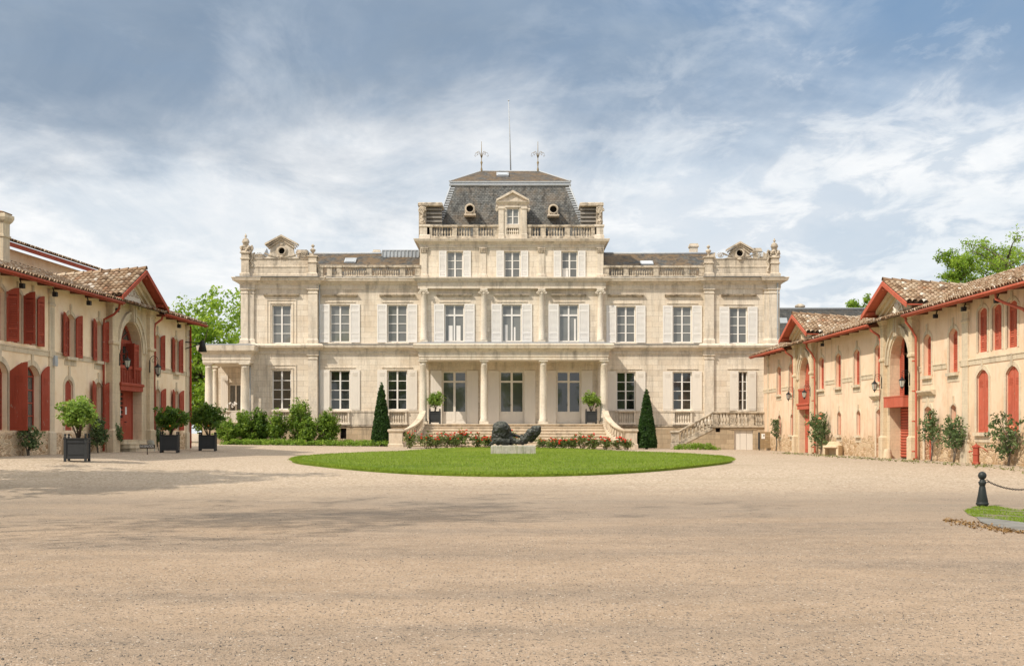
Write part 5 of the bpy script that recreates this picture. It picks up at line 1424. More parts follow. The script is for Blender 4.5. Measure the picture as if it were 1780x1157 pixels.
# rubble plinth with dressed quoin at its joints is part of the plaster; floodlights under the eaves
for px in (23, 81, 141, 190, 300): 
    u = uL(px); q = MB(); q.box(u-.09, u+.09, -.42, -.26, e-.40, e-.22); q.tube([(u,-.3,e-.22),(u,-.25,e-.05)], .025, 6); q.build('floodlight', M['iron'], left)
u = uL(92); MB().loft(u-.12, u+.14, -.14, 0, [(0,zL_(92,636)),(.01,zL_(92,630)),(0,zL_(92,618))]).build('meter_box', M['zinc'], left)
# corner projector on its bracket at the far corner
q = MB(); u = uL(322); q.tube([(u,0,6.35),(u+.2,-.75,6.3)], .03, 6); q.tube([(u,0,6.0),(u+.2,-.75,6.25)], .025, 6); q.lathe([(.05,6.45),(.12,6.4),(.16,6.2),(.24,5.85),(.22,5.84)], u+.22, -.85, 10); q.build('floodlight', M['iron'], left)
# chimney on the near roof
cY = 53.6; ux = (cY-YL0)
cm = MB(); zt = 1.6+377*cY/FOC
ux = 5.12
cm.loft(ux-.3, ux+.3, 2.1, 2.7, [(0,8.0),(0,zt-1.0),(.04,zt-.97),(.04,zt-.9),(0,zt-.88),(0,zt-.42),(.08,zt-.32),(.13,zt-.2),(.13,zt-.08),(.06,zt-.05)]); cho = cm.build('chimney', M['wgrey'], left)
tc = MB(); tc.loft(ux-.3, ux+.3, 2.1, 2.7, [(.05,zt-.05),(.08,zt),(-.2,zt+.09)]); tc.tint = [.3]*len(tc.v); tc.build('chimney_cap', M['tile'], cho)
sk = MB(); sk.loft(ux-.7, ux+.7, 1.6, 3.0, [(0,8.35),(0,8.44)]); 
# ---- taller range behind the left wing
barn = empty('rear_barn', (XL0, YL0, 0), left.rotation_euler.z, label='tall plain cream range showing above the left wing roof', cat='outbuilding')
bw = MB(); bw.box(-6, 25.0, 6.4, 15, .5, 10.35); bw.build('wall', M['stucco_l'], barn)
MB().box(-6.4, 25.4, 5.75, 5.8, 10.28, 10.48).build('fascia', M['red_l'], barn)
so_ = MB(); so_.quad((-6.4,5.8,10.4),(25.4,5.8,10.4),(25.4,6.5,10.6),(-6.4,6.5,10.6)); so_.build('soffit', M['soffit'], barn)
tiles('roof', (-6.4, 5.72, 10.5), (1,0,0), 31.8, (0, 4.5, 1.5), 4.7, barn, 21)
# ---- right wing
def YR(px): return 18.677/((px-CX)/FOC+.02843)
def uR(px): return (85-YR(px))*1.0004
def zR_(px, py): return EYE+(HY-py)/FOC*YR(px)
right = empty('cellar_wing', (16.26, 85, 0), math.atan2(-40.1, 1.14), label='ochre plastered wing with closed red shutters and two gabled portals', cat='outbuilding')
V = Wing(right, -.4, 47.0, .45, 6.52, 4.33, 8.36, M['stucco_r'], M['red_r'], 9.0)
V.pil = [(uR(1335), .35), (uR(1674), .62)]
def rw(a, b_, y0, y1, d=.24, fill='louver', rise=.14, **k):
    m_ = (a+b_)/2; V.op(uR(a), uR(b_), zR_(m_, y1), zR_(m_, y0), rise, d, fill=fill, **k)
for a, b_ in ((1351, 1357.8), (1372, 1379.5), (1423.6, 1432.8), (1453, 1462.3), (1484.6, 1495), (1521, 1531.2)):
    V.op(uR(a), uR(b_), 3.95, 5.66, .16, .17, fill='louver')
for a, b_ in ((1606, 1619.2), (1650, 1665.5)): V.op(uR(a), uR(b_), 3.95, 5.66, .18, .2, fill='louver')
for a, b_ in ((1700.5, 1716.5), (1725, 1742), (1751, 1769)): V.op(uR(a), uR(b_), 4.56, 6.2, .12, .11, fill='louver', sw=.14, key=.3, sill=False)
for a, b_ in ((1698, 1719), (1749, 1772), (1806, 1833)): V.op(uR(a), uR(b_), 1.62, 3.92, .26, .09, fill='panel', sw=.17)
for a, b_ in ((1353, 1357.5), (1374.5, 1379.3), (1456, 1462.2), (1489.5, 1496)): V.op(uR(a), uR(b_), 1.5, 2.68, .14, .15, fill='panel', key=.3, sw=.1)
V.op(uR(1653), uR(1662.5), 1.6, 2.69, .1, .2, fill='panel', key=.35, sw=.1)
V.op(uR(1523.5), uR(1533.5), .5, 2.68, .12, .22, fill='panel', key=.45, sill=False, lintel=3.35, sw=.2)
V.op(uR(1607.5), uR(1619.5), .5, 2.68, .12, .22, fill='panel', key=.45, sill=False, lintel=3.35, sw=.2)
def fit_r2(s, p, bay, yb, d):
    R = s.root; a0, a1, c = p['a0'], p['a1'], p['c']; y = yb+d; red = s.red
    MB().quad(*[(x, y+.5, z) for x, z in arch(a0-.3, a1+.3, s.g, p['zs'], p['zt']+.3, 14)]).build('loft_interior', M['void'], R)
    # one tall slatted leaf left standing in the dark loft opening
    me = shutter_mesh(.85, 2.55, 'louver', red, .2); place('shutter', me, R, (a0+.02, y-.05, 3.2), math.radians(-8))
    MB().loft(a0-.04, a1+.04, yb-.26, y+.2, [(0,2.72),(0,3.14),(.02,3.16),(.02,3.2)]).build('loft_sill', red, R)
    rs = MB(); n = 17
    for k in range(n):
        z0 = .52+(2.70-.52)*k/n; h = (2.70-.52)/n
        rs.prism_x([(y+.03,z0),(y-.02,z0+.01),(y-.045,z0+h*.5),(y-.02,z0+h*.9),(y+.03,z0+h*.95)], a0, a1)
    rs.build('roller_shutter', red, R)
    pq = MB(); zc = p['zt']+.86
    pq.prism([(c-.85,zc),(c+.85,zc),(c+.62,zc+.26),(c+.3,zc+.62),(c,zc+.8),(c-.3,zc+.62),(c-.62,zc+.26)], yb-.06, yb-.02)
    for k in range(7):
        a = math.pi*(k+.5)/7; pq.tube([(c+.1*math.cos(a), yb-.08, zc+.1), (c+.5*math.cos(a), yb-.11, zc+.1+.5*math.sin(a))], .045, 6)
    pq.build('carved_shell', M['white_plaster'], bay)
def fit_r1(s, p, bay, yb, d):
    R = s.root; a0, a1, c = p['a0'], p['a1'], p['c']; y = yb+d; red = s.red
    MB().quad(*[(x, y+.1, z) for x, z in arch(a0-.1, a1+.1, s.g, p['zs'], p['zt']+.1, 14)]).build('backing', M['void'], R)
    for mir in (False, True):
        me = shutter_mesh((a1-a0)/2-.01, p['zt']-3.5, 'louver', red, p['zt']-p['zs']-.02, 1, mir); place('shutter', me, R, (a1 if mir else a0, y-.02, 3.5))
    bl = MB(); bl.loft(a0-.05, a1+.05, yb-.12, y+.05, [(0,2.92),(0,3.12),(.05,3.16),(.05,3.24),(0,3.26)]); bl.box(a0, a1, yb-.10, yb-.02, 3.98, 4.09); bo = bl.build('balcony', red, R)
    for k in range(12):
        x = a0+(a1-a0)*(k+.5)/12; MB().box(x-.03, x+.03, yb-.085, yb-.035, 3.25, 3.99).build('baluster', red, bo)
    for k in range(2):
        x0 = a0+(a1-a0)/2*k; dm = MB(); dm.box(x0+.01, x0+(a1-a0)/2-.01, y-.04, y+.03, .5, 2.93)
        for z0, z1 in ((.65, 1.4), (1.55, 2.8)): dm.box(x0+.14, x0+(a1-a0)/2-.14, y-.06, y-.04, z0, z1)
        dm.build('door', red, R)
    pq = MB(); zc = p['zt']+.9; rn = random.Random(4)
    for k in range(26): pq.ball((c+rn.uniform(-.5, .5), yb-.05, zc+rn.uniform(0, .55)), .1, 6, 4, (1, .7, 1))
    pq.build('carved_crest', M['wgrey'], bay)
for c0, c1, ap, fit in ((1394, 1413, 8.16, fit_r1), (1552, 1585.5, 8.14, fit_r2)):
    c = (uR(c0)+uR(c1))/2; hwid = (uR(c1)-uR(c0))/2
    V.portals.append(dict(b0=c-2.25, b1=c+2.25, p0=c-2.45, p1=c+2.45, c=c, a0=c-hwid, a1=c+hwid, zs=4.62, zt=5.85, apex=ap, hw=3.1, gz=6.96, cap=6.72, pw=.46, fit=fit, R=.36 if c0 < 1500 else .52))
V.portals.sort(key=lambda p: p['c'])
V.finish()
e = V.eave
for p in V.portals:
    c = p['c']
    V.pipe([(c+2.5, -.68, e-.06), (c+2.5, -.66, e-.3), (c+2.45, -.4, e-.6), (c+2.42, -.22, e-.9), (c+2.42, -.2, .55), (c+2.42, -.32, .5)])
    V.pipe([(c-2.55, -.68, e-.06), (c-2.55, -.62, e-.25), (c-2.4, -.3, e-.5), (c-2.3, -.24, e-.75), (c-2.3, -.24, e-1.0), (c-2.3, -.24, 1.4)])
V.pipe([(uR(1764), -.68, e-.06), (uR(1764), -.66, e-.3), (uR(1770), -.5, e-.45), (uR(1788), -.2, e-.75), (uR(1794), -.1, e-1.0), (uR(1794), -.1, .5)])
for px in (1690, 1640, 1748, 1440): 
    u = uR(px); q = MB(); q.box(u-.08, u+.08, -.40, -.24, e-.36, e-.20); q.tube([(u,-.3,e-.22),(u,-.25,e-.05)], .025, 6); q.build('floodlight', M['iron'], right)
# ---- slate roofed range behind the right wing
sb = empty('slate_outbuilding', (27, 108, 0), label='low dark slate roofed range behind the right wing gables', cat='outbuilding')
bb = MB(); Y0 = 104
bb.box(-7.5, 8, -4, 4, .2, 9.3); bb.build('wall', M['ashlar'], sb)
zt = PZ(537, 108); rb = MB(); rb.prism_x([(-4.5,9.2),(0,zt),(4.5,9.2)], -7.8, 8.3); rbo = rb.build('roof', M['slate3'], sb)
MB().tube([(-7.8,0,zt+.02),(8.3,0,zt+.02)], .1, 8).build('ridge_capping', M['lead'], rbo)
x = PX(1392, 108)-27; cz = MB(); cz.lathe([(.36,zt-.6),(.36,zt+.15),(.42,zt+.2),(.42,zt+.28),(.34,zt+.36),(.15,zt+.45)], x, .3, 12); cz.build('chimney', M['old'], sb)
x = PX(1361, 106)-27; z = PZ(563, 106); q = MB(); q.add([(x-.3,-2.6,z-.2),(x+.3,-2.6,z-.2),(x+.3,-2.05,z+.5),(x-.3,-2.05,z+.5)], [(0,1,2,3)]); q.build('skylight', M['sky_glass'], sb)
# ------------------------------------------------------------------ planters, plants and small things
def vase_box(mb, w, h, mat=None):
    return mb
def make_planter(name, loc, w, h, rz, label, group):
    """square orangery tub: panelled sides in a frame, four feet, corner knobs"""
    root = empty(name, loc, rz, label=label, cat='planter', group=group)
    b = MB(); f = h*.12; p = w*.11; hw = w/2
    for sx_ in (-1, 1):
        for sy_ in (-1, 1):
            x, y = sx_*(hw-p/2), sy_*(hw-p/2)
            q = MB(); q.box(x-p/2, x+p/2, y-p/2, y+p/2, 0, h*.97); q.build('corner_post', M['anthracite'], root)
            k = MB(); k.lathe([(p*.35,h*.97),(p*.5,h*1.0),(p*.25,h*1.03),(p*.5,h*1.08),(p*.45,h*1.12),(p*.1,h*1.15)], x, y, 8); k.build('knob', M['anthracite'], root)
    e = hw-.02
    b.box(-e+.01, e-.01, -e+.01, e-.01, f+.02, h*.93)
    for z0, z1 in ((f, f+h*.16), (h*.80, h*.93)):
        b.loft(-e, e, -e, e, [(0,z0),(0,z1)])
    b.loft(-e, e, -e, e, [(.0,h*.90),(.03,h*.93),(.03,h*.96),(0,h*.965)])
    b.build('box', M['anthracite'], root)
    for k in range(4):
        q = MB()
        for z in (f+h*.16+.012, h*.80-.012): q.box(-hw+p, hw-p, -e-.012, -e, z-.012, z+.012)
        o_ = q.build('panel_trim', M['anthracite'], root); o_.rotation_euler = (0, 0, math.pi/2*k)
    s_ = MB(); s_.box(-e+.05, e-.05, -e+.05, e-.05, h*.9, h*.968); s_.build('soil', M['soil'], root)
    return root
def make_citrus(name, loc, h, rx, rz_, seed, label, leaf=M['leaf_citrus'], n=150, per=16, fruit=0, ls=.075, stems=5, group=None, low=.30, cat='shrub'):
    r = np.random.default_rng(seed); root = empty(name, loc, label=label, cat=cat, group=group)
    cz = h*(low+(1-low)/2); pts = crown_pts(n, rx, rx, rz_, cz, r, .38, .35)
    tb = MB()
    for k in range(stems):
        e = pts[r.integers(0, n)]; a = 6.28*k/stems; s0 = (.05*math.cos(a), .05*math.sin(a), -.05)
        m1 = (e[0]*.35+r.normal(0, .04), e[1]*.35+r.normal(0, .04), h*.30); tb.tube([s0, m1, ((m1[0]+e[0])/2, (m1[1]+e[1])/2, (m1[2]+e[2])/2+.05), tuple(e)], .032, 6, True, .010)
        for q in range(4):
            e2 = pts[r.integers(0, n)]; tb.tube([m1, ((m1[0]+e2[0])/2, (m1[1]+e2[1])/2, (m1[2]+e2[2])/2), tuple(e2)], .014, 5, True, .006)
    tb.build('stem', M['twig'], root)
    leaves('foliage', pts, .17*r.uniform(.7, 1.3, n), per, ls, leaf, root, rs=r, up=.5)
    if fruit:
        fm = MB().ball((0,0,0), .045, 8, 6).mesh('fruit', M['fruit'])
        for k in range(fruit):
            e = pts[r.integers(0, n)]; v = Vector((e[0], e[1], e[2]-cz)); v *= 1.12; place('fruit', fm, root, (v.x, v.y-.06, v.z+cz))
    return root
G1 = 'orangery tubs on the gravel'; G2 = 'citrus shrubs in the courtyard tubs'
for (px, py, wpx, top, L1, crown, L2, seed) in (
    (129, 802.5, 45, 757, 'dark orangery tub nearest the camera by the stone post', (94, 172, 693), 'pale green bushy shrub in the tub nearest the camera', 1),
    (292, 786.5, 36, 752.5, 'dark orangery tub beside the black information sign', (263, 325, 707), 'rounded citrus shrub in the tub beside the sign', 2),
    (358.5, 783.5, 34, 753, 'dark orangery tub standing clear of the wing corner', (331, 394, 703), 'dense green citrus shrub in the tub clear of the wing', 3)):
    X, Y, Z = hit(px, py); k = Y/FOC; w_ = wpx*k*.86; h_ = (py-top)*k/1.06
    make_planter('planter', (X, Y+w_*.4, gz(X, Y)), w_, h_, math.radians(8), L1, G1)
    ht = (top-crown[2])*k; rx = (crown[1]-crown[0])/2*k*.86
    make_citrus('citrus_shrub', (X+((crown[0]+crown[1])/2-px)*k*.5, Y+w_*.4, Z+h_*.95), ht+.12, rx, ht*.40, 10+seed, L2, leaf=M['leaf_pale'] if seed == 1 else M['leaf_citrus'], fruit=0 if seed == 1 else (9, 5)[seed-2], n=150 if seed == 1 else 210, group=G2, low=.22)
for sg, px, seed in ((-1, 756, 31), (1, 1027.5, 32)):
    y = -2.75; X = PX(px, F+y); k = (F+y)/FOC; side = 'left' if sg < 0 else 'right'
    w_ = 19.5*k; make_planter('planter', (X, F+y, zF), w_, 23*k, 0, 'dark tub on the porch at the %s end of the front steps' % side, 'tubs on the porch')
    make_citrus('potted_shrub', (X, F+y, zF+22*k), 31*k, .58, .46, seed, 'airy pale shrub in the porch tub on the %s' % side, M['leaf_pale'], 85, 12, 0, .085, 4, 'shrubs in the porch tubs', low=.3)
# clipped cones
def cone_tree(px, py, top, wpx, Y, seed, label):
    X = PX(px, Y); zb = PZ(py, Y); k = Y/FOC; h = (py-top)*k; R = wpx/2*k; r = np.random.default_rng(seed)
    root = empty('topiary_cone', (X, Y, zb-.05), label=label, cat='topiary', group='clipped yew cones beside the steps')
    pts = []
    for i in range(1500):
        f = 1-math.sqrt(r.uniform(0, 1)); f = min(.985, f)
        a = r.uniform(0, 6.28); rr = R*((1-f)**.85)*(.90 if f > .06 else .84)+.02; pts.append((rr*math.cos(a), rr*math.sin(a), .08+h*f*.985))
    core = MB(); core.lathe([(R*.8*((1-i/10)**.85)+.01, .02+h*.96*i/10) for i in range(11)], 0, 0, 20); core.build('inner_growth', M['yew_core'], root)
    MB().tube([(0,0,-.2),(0,0,.3)], .1, 8).build('trunk', M['bark'], root)
    leaves('foliage', pts, .085, 22, .042, M['leaf_yew'], root, rs=r, up=.25)
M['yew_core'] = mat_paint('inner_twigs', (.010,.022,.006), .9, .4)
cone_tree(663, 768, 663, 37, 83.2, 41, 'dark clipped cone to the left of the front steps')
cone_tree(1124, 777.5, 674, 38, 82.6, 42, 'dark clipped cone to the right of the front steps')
# loose shrubs along the left basement
def shrub(px, py, top, wpx, Y, seed, label, leaf='leaf_shrub', n=None, ls=.075, lump=.3, cat='shrub', group='shrubs planted along the basement', squeeze=1.0, name='shrub'):
    X = PX(px, Y); k = Y/FOC; zb = gz(X, Y); h = PZ(top, Y)-zb; R = wpx/2*k; r = np.random.default_rng(seed)
    root = empty(name, (X, Y, zb), label=label, cat=cat, group=group)
    n = n or int(90+150*R*h/2)
    pts = crown_pts(n, R, R*squeeze, h*.5, h*.52, r, lump, .5); pts[:, 2] = np.maximum(pts[:, 2], .05)
    sm = MB()
    for q in range(7):
        e = pts[r.integers(0, n)]; sm.tube([(r.normal(0, .1), r.normal(0, .1), -.1), (e[0]*.5, e[1]*.5, e[2]*.5), tuple(e)], .03, 5, True, .01)
    sm.build('stem', M['twig'], root)
    leaves('foliage', pts, .20*r.uniform(.7, 1.3, n), 20, ls, M[leaf], root, rs=r, up=.4)
    return root
shrub(397, 772, 729, 46, 83.5, 51, 'low spreading green shrub at the left end of the border')
shrub(427, 772, 713, 34, 84, 52, 'bright upright shrub under the loggia column', 'leaf_shrub')
shrub(452, 772, 713, 34, 84.4, 53, 'darker rounded shrub between the loggia and the first window', 'leaf_citrus', ls=.085)
shrub(482, 772, 718, 35, 84, 54, 'small conical shrub under the first window', 'leaf_shrub')
shrub(521, 772, 696, 44, 84.2, 55, 'tallest shrub of the border in front of the pilaster', 'leaf_shrub')
shrub(538, 772, 727, 30, 83.4, 56, 'short shrub tucked against the tallest one', 'leaf_shrub')
shrub(570, 772, 714, 42, 83.8, 57, 'broad shrub under the third window of the ground floor', 'leaf_shrub')
def low_bed(name, p0, p1, Y0, Y1, h, label, seed, density=26):
    r = np.random.default_rng(seed); pts = []
    X0, X1 = PX(p0, Y0), PX(p1, Y0)
    n = int((X1-X0)*(Y1-Y0)*density)
    for i in range(n):
        X = r.uniform(X0, X1); Y = r.uniform(Y0, Y1)
        e = min(1, (X-X0)/.5, (X1-X)/.5); pts.append((X, Y, gz(X, Y)+h*r.uniform(.25, .9)*max(.35, e)))
    return leaves(name, pts, .16, 14, .06, M['leaf_hedge'], None, rs=r, up=.6, label=label, cat='ground cover', kind='stuff')
low_bed('ground_cover', 384, 682, 82.0, 84.6, .34, 'strip of bright green ground cover along the left basement', 61)
low_bed('ground_cover', 1174, 1252, 81.9, 83.9, .36, 'short patch of green ground cover below the side steps', 62)
# roses in front of the steps
petal = {}
def rose(px, top, wpx, nf, seed, label, Y=None):
    r = np.random.default_rng(seed); Y = Y or 80.2+r.uniform(-.4, .4); wpx *= 1.18; nf = int(nf*1.15); k = Y/FOC; X = PX(px, Y); zb = gz(X, Y); h = PZ(top, Y)-zb; R = wpx/2*k
    root = empty('rose_bush', (X, Y, zb), label=label, cat='rose bush', group='red rose bushes at the far edge of the lawn')
    n = int(44+34*R*h); pts = crown_pts(n, R, R*.8, h*.40, h*.48, r, .45, .3); pts[:, 2] = np.clip(pts[:, 2], .12, None)
    st = MB()
    for q in range(9):
        e = pts[r.integers(0, n)]; st.tube([(r.normal(0, .07), r.normal(0, .07), -.05), (e[0]*.6, e[1]*.6, e[2]*.55), tuple(e)], .013, 5, True, .006)
    st.build('stem', M['twig'], root)
    leaves('foliage', pts, .15*r.uniform(.6, 1.3, n), 13, .055, M['leaf_rose'], root, rs=r, up=.4)
    if 'm' not in petal:
        pm = MB()
        for q in range(9):
            a = q*2.4; rr = .022*math.sqrt(q); pm.ball((rr*math.cos(a), rr*math.sin(a), .02-.006*q), .036, 6, 4, (1, 1, .8))
        petal['m'] = pm.mesh('bloom', M['flower'])
    for q in range(nf):
        e = pts[r.integers(0, n)]; s_ = r.uniform(.5, 1.0)
        o_ = place('bloom', petal['m'], root, (e[0]*1.1, e[1]*1.1-.12, min(h*1.02, e[2]*.55+h*.52*r.uniform(.7, 1.05))), r.uniform(0, 6)); o_.scale = (s_, s_, s_)
for i, a in enumerate(((712, 745, 20, 6, 'straggly rose bush in front of the left stair pedestal'), (741, 749, 38, 8, 'wide brown-stemmed rose bush near the left stair pedestal'),
    (776, 748, 34, 14, 'red rose bush below the left porch tub'), (806, 742, 34, 22, 'tallest rose bush with many red blooms left of the sculpture'), (829, 752, 20, 9, 'narrow red rose bush between the tallest bush and the sculpture'),
    (847, 751, 24, 18, 'full red rose bush right behind the bronze forearm'), (889, 746, 24, 8, 'red rose bush showing above the hollow of the sculpture'), (944, 757, 34, 12, 'low rose bush just right of the sculpture'),
    (979, 758, 26, 10, 'small rose bush in front of the third porch column'), (1012, 750, 44, 16, 'broad rose bush under the right porch tub'), (1052, 756, 24, 10, 'sparse rose bush left of the right stair pedestal'),
    (1074, 758, 22, 8, 'thin rose bush at the foot of the right stair pedestal'), (1090, 760, 20, 6, 'last small rose bush on the right of the row'), (758, 757, 22, 7, 'low rose bush between the two bushes below the left porch tub'), (793, 754, 20, 7, 'slim rose bush just left of the tallest one'), (962, 760, 22, 9, 'short rose bush between the sculpture and the third column'), (996, 757, 22, 8, 'small rose bush left of the broad one under the right tub'), (1033, 758, 24, 9, 'small rose bush right of the broad one under the right tub'))):
    rose(a[0], a[1], a[2], a[3], 70+i, a[4])
MB().prism_z([(PX(700,79),78.9),(PX(1098,79),78.9),(PX(1098,81),81.2),(PX(700,81),81.2)], .4, .50) if False else None
# climbers on the wings, built in the wing's own frame
def climber(wing, u, w_, z0, h, seed, label, nf=0, stems=3, group='climbers trained on the wings', dens=1.0, lo=.35, depth=.34):
    r = np.random.default_rng(seed); M_ = Matrix.Translation(wing.location) @ Matrix.Rotation(wing.rotation_euler.z, 4, 'Z')
    p = M_ @ Vector((u, -.32, z0)); root = empty('climber', p, wing.rotation_euler.z, label=label, cat='climbing plant', group=group)
    n = int(26*w_*h*dens)+12; pts = np.stack([r.normal(0, w_*.27, n), -np.abs(r.normal(0, depth*.5, n))+.12, lo*h+(1-lo)*h*r.beta(1.5, 1.5, n)], 1)
    st = MB()
    for q in range(stems):
        e = pts[r.integers(0, n)]; e2 = pts[np.argmax(pts[:, 2])] if q == 0 else e
        st.tube([(r.normal(0, .03), 0, -.1), (r.normal(0, .08), .05, h*.2), (e2[0]*.6+r.normal(0, .05), .06, h*.45), tuple(e2)], .035, 6, True, .012)
    for q in range(8):
        e = pts[r.integers(0, n)]; st.tube([(e[0]*.3, .05, e[2]*.6), tuple(e)], .01, 5, True, .005)
    st.build('stem', M['bark'], root)
    leaves('foliage', pts, .15, 13, .06, M['leaf_vine'], root, rs=r, up=.35)
    if nf:
        if 'p' not in petal:
            pm = MB()
            for q in range(9): a = q*2.4; rr = .024*math.sqrt(q); pm.ball((rr*math.cos(a), rr*math.sin(a), .02-.005*q), .038, 6, 4)
            petal['p'] = pm.mesh('bloom', M['pinkflower'])
        for q in range(nf): e = pts[r.integers(0, n)]; o_ = place('bloom', petal['p'], root, (e[0]*1.05, e[1]-.1, e[2])); o_.scale = (.95, .95, .95)
def ch_(px, y0, y1): return (y1-y0)*YR(px)/FOC
climber(right, uR(1357.5), .75, .48, 1.95, 81, 'spindly climber on the far end of the ochre wing', 0, 2, lo=.45, dens=.8)
climber(right, uR(1437), 2.3, .48, 2.35, 82, 'large leafy climbing rose with salmon blooms beside the far portal', 6, 4, lo=.12, dens=1.0, depth=.6)
climber(right, uR(1632), 1.5, .48, 2.0, 83, 'slender bare-stemmed climber right of the near portal', 0, 2, lo=.38, dens=.62)
climber(right, uR(1672), 1.9, .48, 1.75, 84, 'bushy climber under the pilaster left of the tall red shutters', 0, 3, lo=.3, dens=.8)
climber(right, uR(1768), 1.9, .48, 1.75, 85, 'loose climbing rose at the foot of the last tall red shutters', 2, 4, lo=.12, dens=.8, depth=.6)
climber(left, uL(36), 1.15, .78, 1.0, 86, 'dark creeper on the rubble below the large arched window', 1, 3, lo=.2, dens=1.6)
climber(left, uL(158), 1.3, .78, 1.5, 87, 'dark bush against the wall behind the nearest tub', 0, 3, lo=.2, dens=1.8)
climber(left, uL(192), .6, .78, 1.2, 88, 'thin creeper beside the drainpipe left of the red door', 0, 2, lo=.3, dens=1.6)
climber(left, uL(264), .6, .78, 1.2, 89, 'small creeper between the red door and the second tub', 0, 2, lo=.3, dens=1.6)
# ------------------------------------------------------------------ trees
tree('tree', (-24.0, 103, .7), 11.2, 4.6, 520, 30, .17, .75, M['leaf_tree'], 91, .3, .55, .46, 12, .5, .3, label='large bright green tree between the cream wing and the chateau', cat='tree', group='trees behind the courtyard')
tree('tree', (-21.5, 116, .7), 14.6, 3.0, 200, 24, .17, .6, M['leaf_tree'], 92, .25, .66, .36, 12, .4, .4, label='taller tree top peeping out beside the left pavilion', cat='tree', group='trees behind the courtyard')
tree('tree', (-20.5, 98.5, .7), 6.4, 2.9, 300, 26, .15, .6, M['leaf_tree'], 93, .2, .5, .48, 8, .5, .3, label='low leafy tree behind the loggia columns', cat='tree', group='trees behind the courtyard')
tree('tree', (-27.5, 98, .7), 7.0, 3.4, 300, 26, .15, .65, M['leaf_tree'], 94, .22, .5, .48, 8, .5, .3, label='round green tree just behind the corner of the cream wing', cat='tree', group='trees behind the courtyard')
def branchy(base, h, spread, seed, label, clump, ls, n, leafm='leaf_tree', first=.35, per=26):
    """open crown: limbs with short leafy tufts along them"""
    r = np.random.default_rng(seed); root = empty('tree', base, label=label, cat='tree', group='trees behind the courtyard'); tb = MB(); pts = []
    tb.tube([(0,0,-.3),(.1,0,h*.3),(-.05,.1,h*.6),(.05,0,h*.95)], .22, 8, True, .05)
    for i in range(n):
        a = r.uniform(0, 6.28); z0 = h*r.uniform(first, .97); L = spread*r.uniform(.6, 1.05)*(1.15-.55*(z0/h)**2)
        e = Vector((L*math.cos(a), L*math.sin(a), min(h*1.03, z0+L*r.uniform(.15, .75)))); s0 = Vector((0, 0, z0)); mid = (s0+e)/2+Vector((0, 0, .12*L))
        P = [s0, (s0+mid)/2, mid, (mid+e)/2+Vector((0, 0, .04*L)), e]; tb.tube(P, .07, 6, True, .015)
        for q in range(7):
            f = .3+.7*q/6; j = min(3, int(f*4)); pp = P[j].lerp(P[j+1], f*4-j); pts.append((pp.x+r.normal(0, clump*.5), pp.y+r.normal(0, clump*.5), pp.z+r.normal(0, clump*.4)))
            if q > 2: 
                v = Vector((r.normal(0, .5), r.normal(0, .5), r.uniform(.0, .5)))*spread*.3; tb.tube([pp, pp+v], .02, 5, True, .008); pts.append(tuple(pp+v)); pts.append(tuple(pp+v*.6))
    for q in range(14): pts.append((r.normal(0, clump*1.2), r.normal(0, clump*1.2), h*r.uniform(.72, 1.0)))
    tb.build('trunk', M['bark'], root); leaves('crown', pts, clump, per, ls, M[leafm], root, rs=r, up=.3)
branchy((PX(1664, 84), 84, .4), PZ(443, 84)-.4, 1.7, 95, 'open knobbly tree with leafy tufts behind the ochre wing roof', .28, .08, 44, first=.62, per=16)
branchy((PX(1752, 88), 88, .4), PZ(434, 88)-.4, 3.6, 96, 'broad airy tree at the right edge behind the roof', .42, .085, 60, first=.5, per=13)
branchy((PX(1499, 112), 112, .4), PZ(517, 112)-.9, 1.9, 97, 'small tree top above the slate roofed range', .28, .11, 24, first=.6, per=14)
# tall trees standing left of the picture throw the dappled shade over the drive
for (x, y, h, cr, n, per, ls, cd, seed, lb) in ((-18.2, 31.5, 12.5, 4.0, 420, 30, .18, .62, 101, 'dense round tree by the drive'), (-16.8, 14.5, 25, 5.2, 200, 16, .15, .8, 102, 'very tall thin crowned tree by the drive')):
    tree('drive_tree', (x, y, gz(x, y)), h, cr, n, per, ls, cd, M['leaf_tree'], seed, .22 if h < 15 else .055, .74, .24, 10, .3, .4, label=lb, cat='tree', group='trees along the drive')
# the avenue behind the viewer, mirrored in the ground floor panes
r = np.random.default_rng(111)
av = ['broad avenue tree behind the viewpoint', 'second avenue tree behind the viewpoint', 'avenue tree across from the chateau door', 'avenue tree left of the drive mouth', 'avenue tree right of the drive mouth', 'last avenue tree behind the viewpoint']
for i, x in enumerate((-34, -22, -11, 4, 17, 31)):
    tree('avenue_tree', (x+r.uniform(-2, 2), -34+r.uniform(-5, 5), 0), r.uniform(11, 17), r.uniform(4.2, 6), 150, 22, .3, 1.0, M['leaf_tree'], 120+i, .3, .6, .38, 8, .4, .4, label=av[i], cat='tree', group='avenue trees behind the viewpoint')
r = np.random.default_rng(110); pts = []
for i in range(900):
    X = r.uniform(-120, 130); Y = 175+r.uniform(0, 8); 
    pts.append((X, Y, .5+abs(r.normal(0, 1))*2.2+1.6*math.sin(X*.13)+1.6))
leaves('distant_woods', pts, 1.6, 18, .5, M['leaf_tree'], None, rs=r, label='far-off line of green woods behind the buildings', cat='woods', kind='stuff')
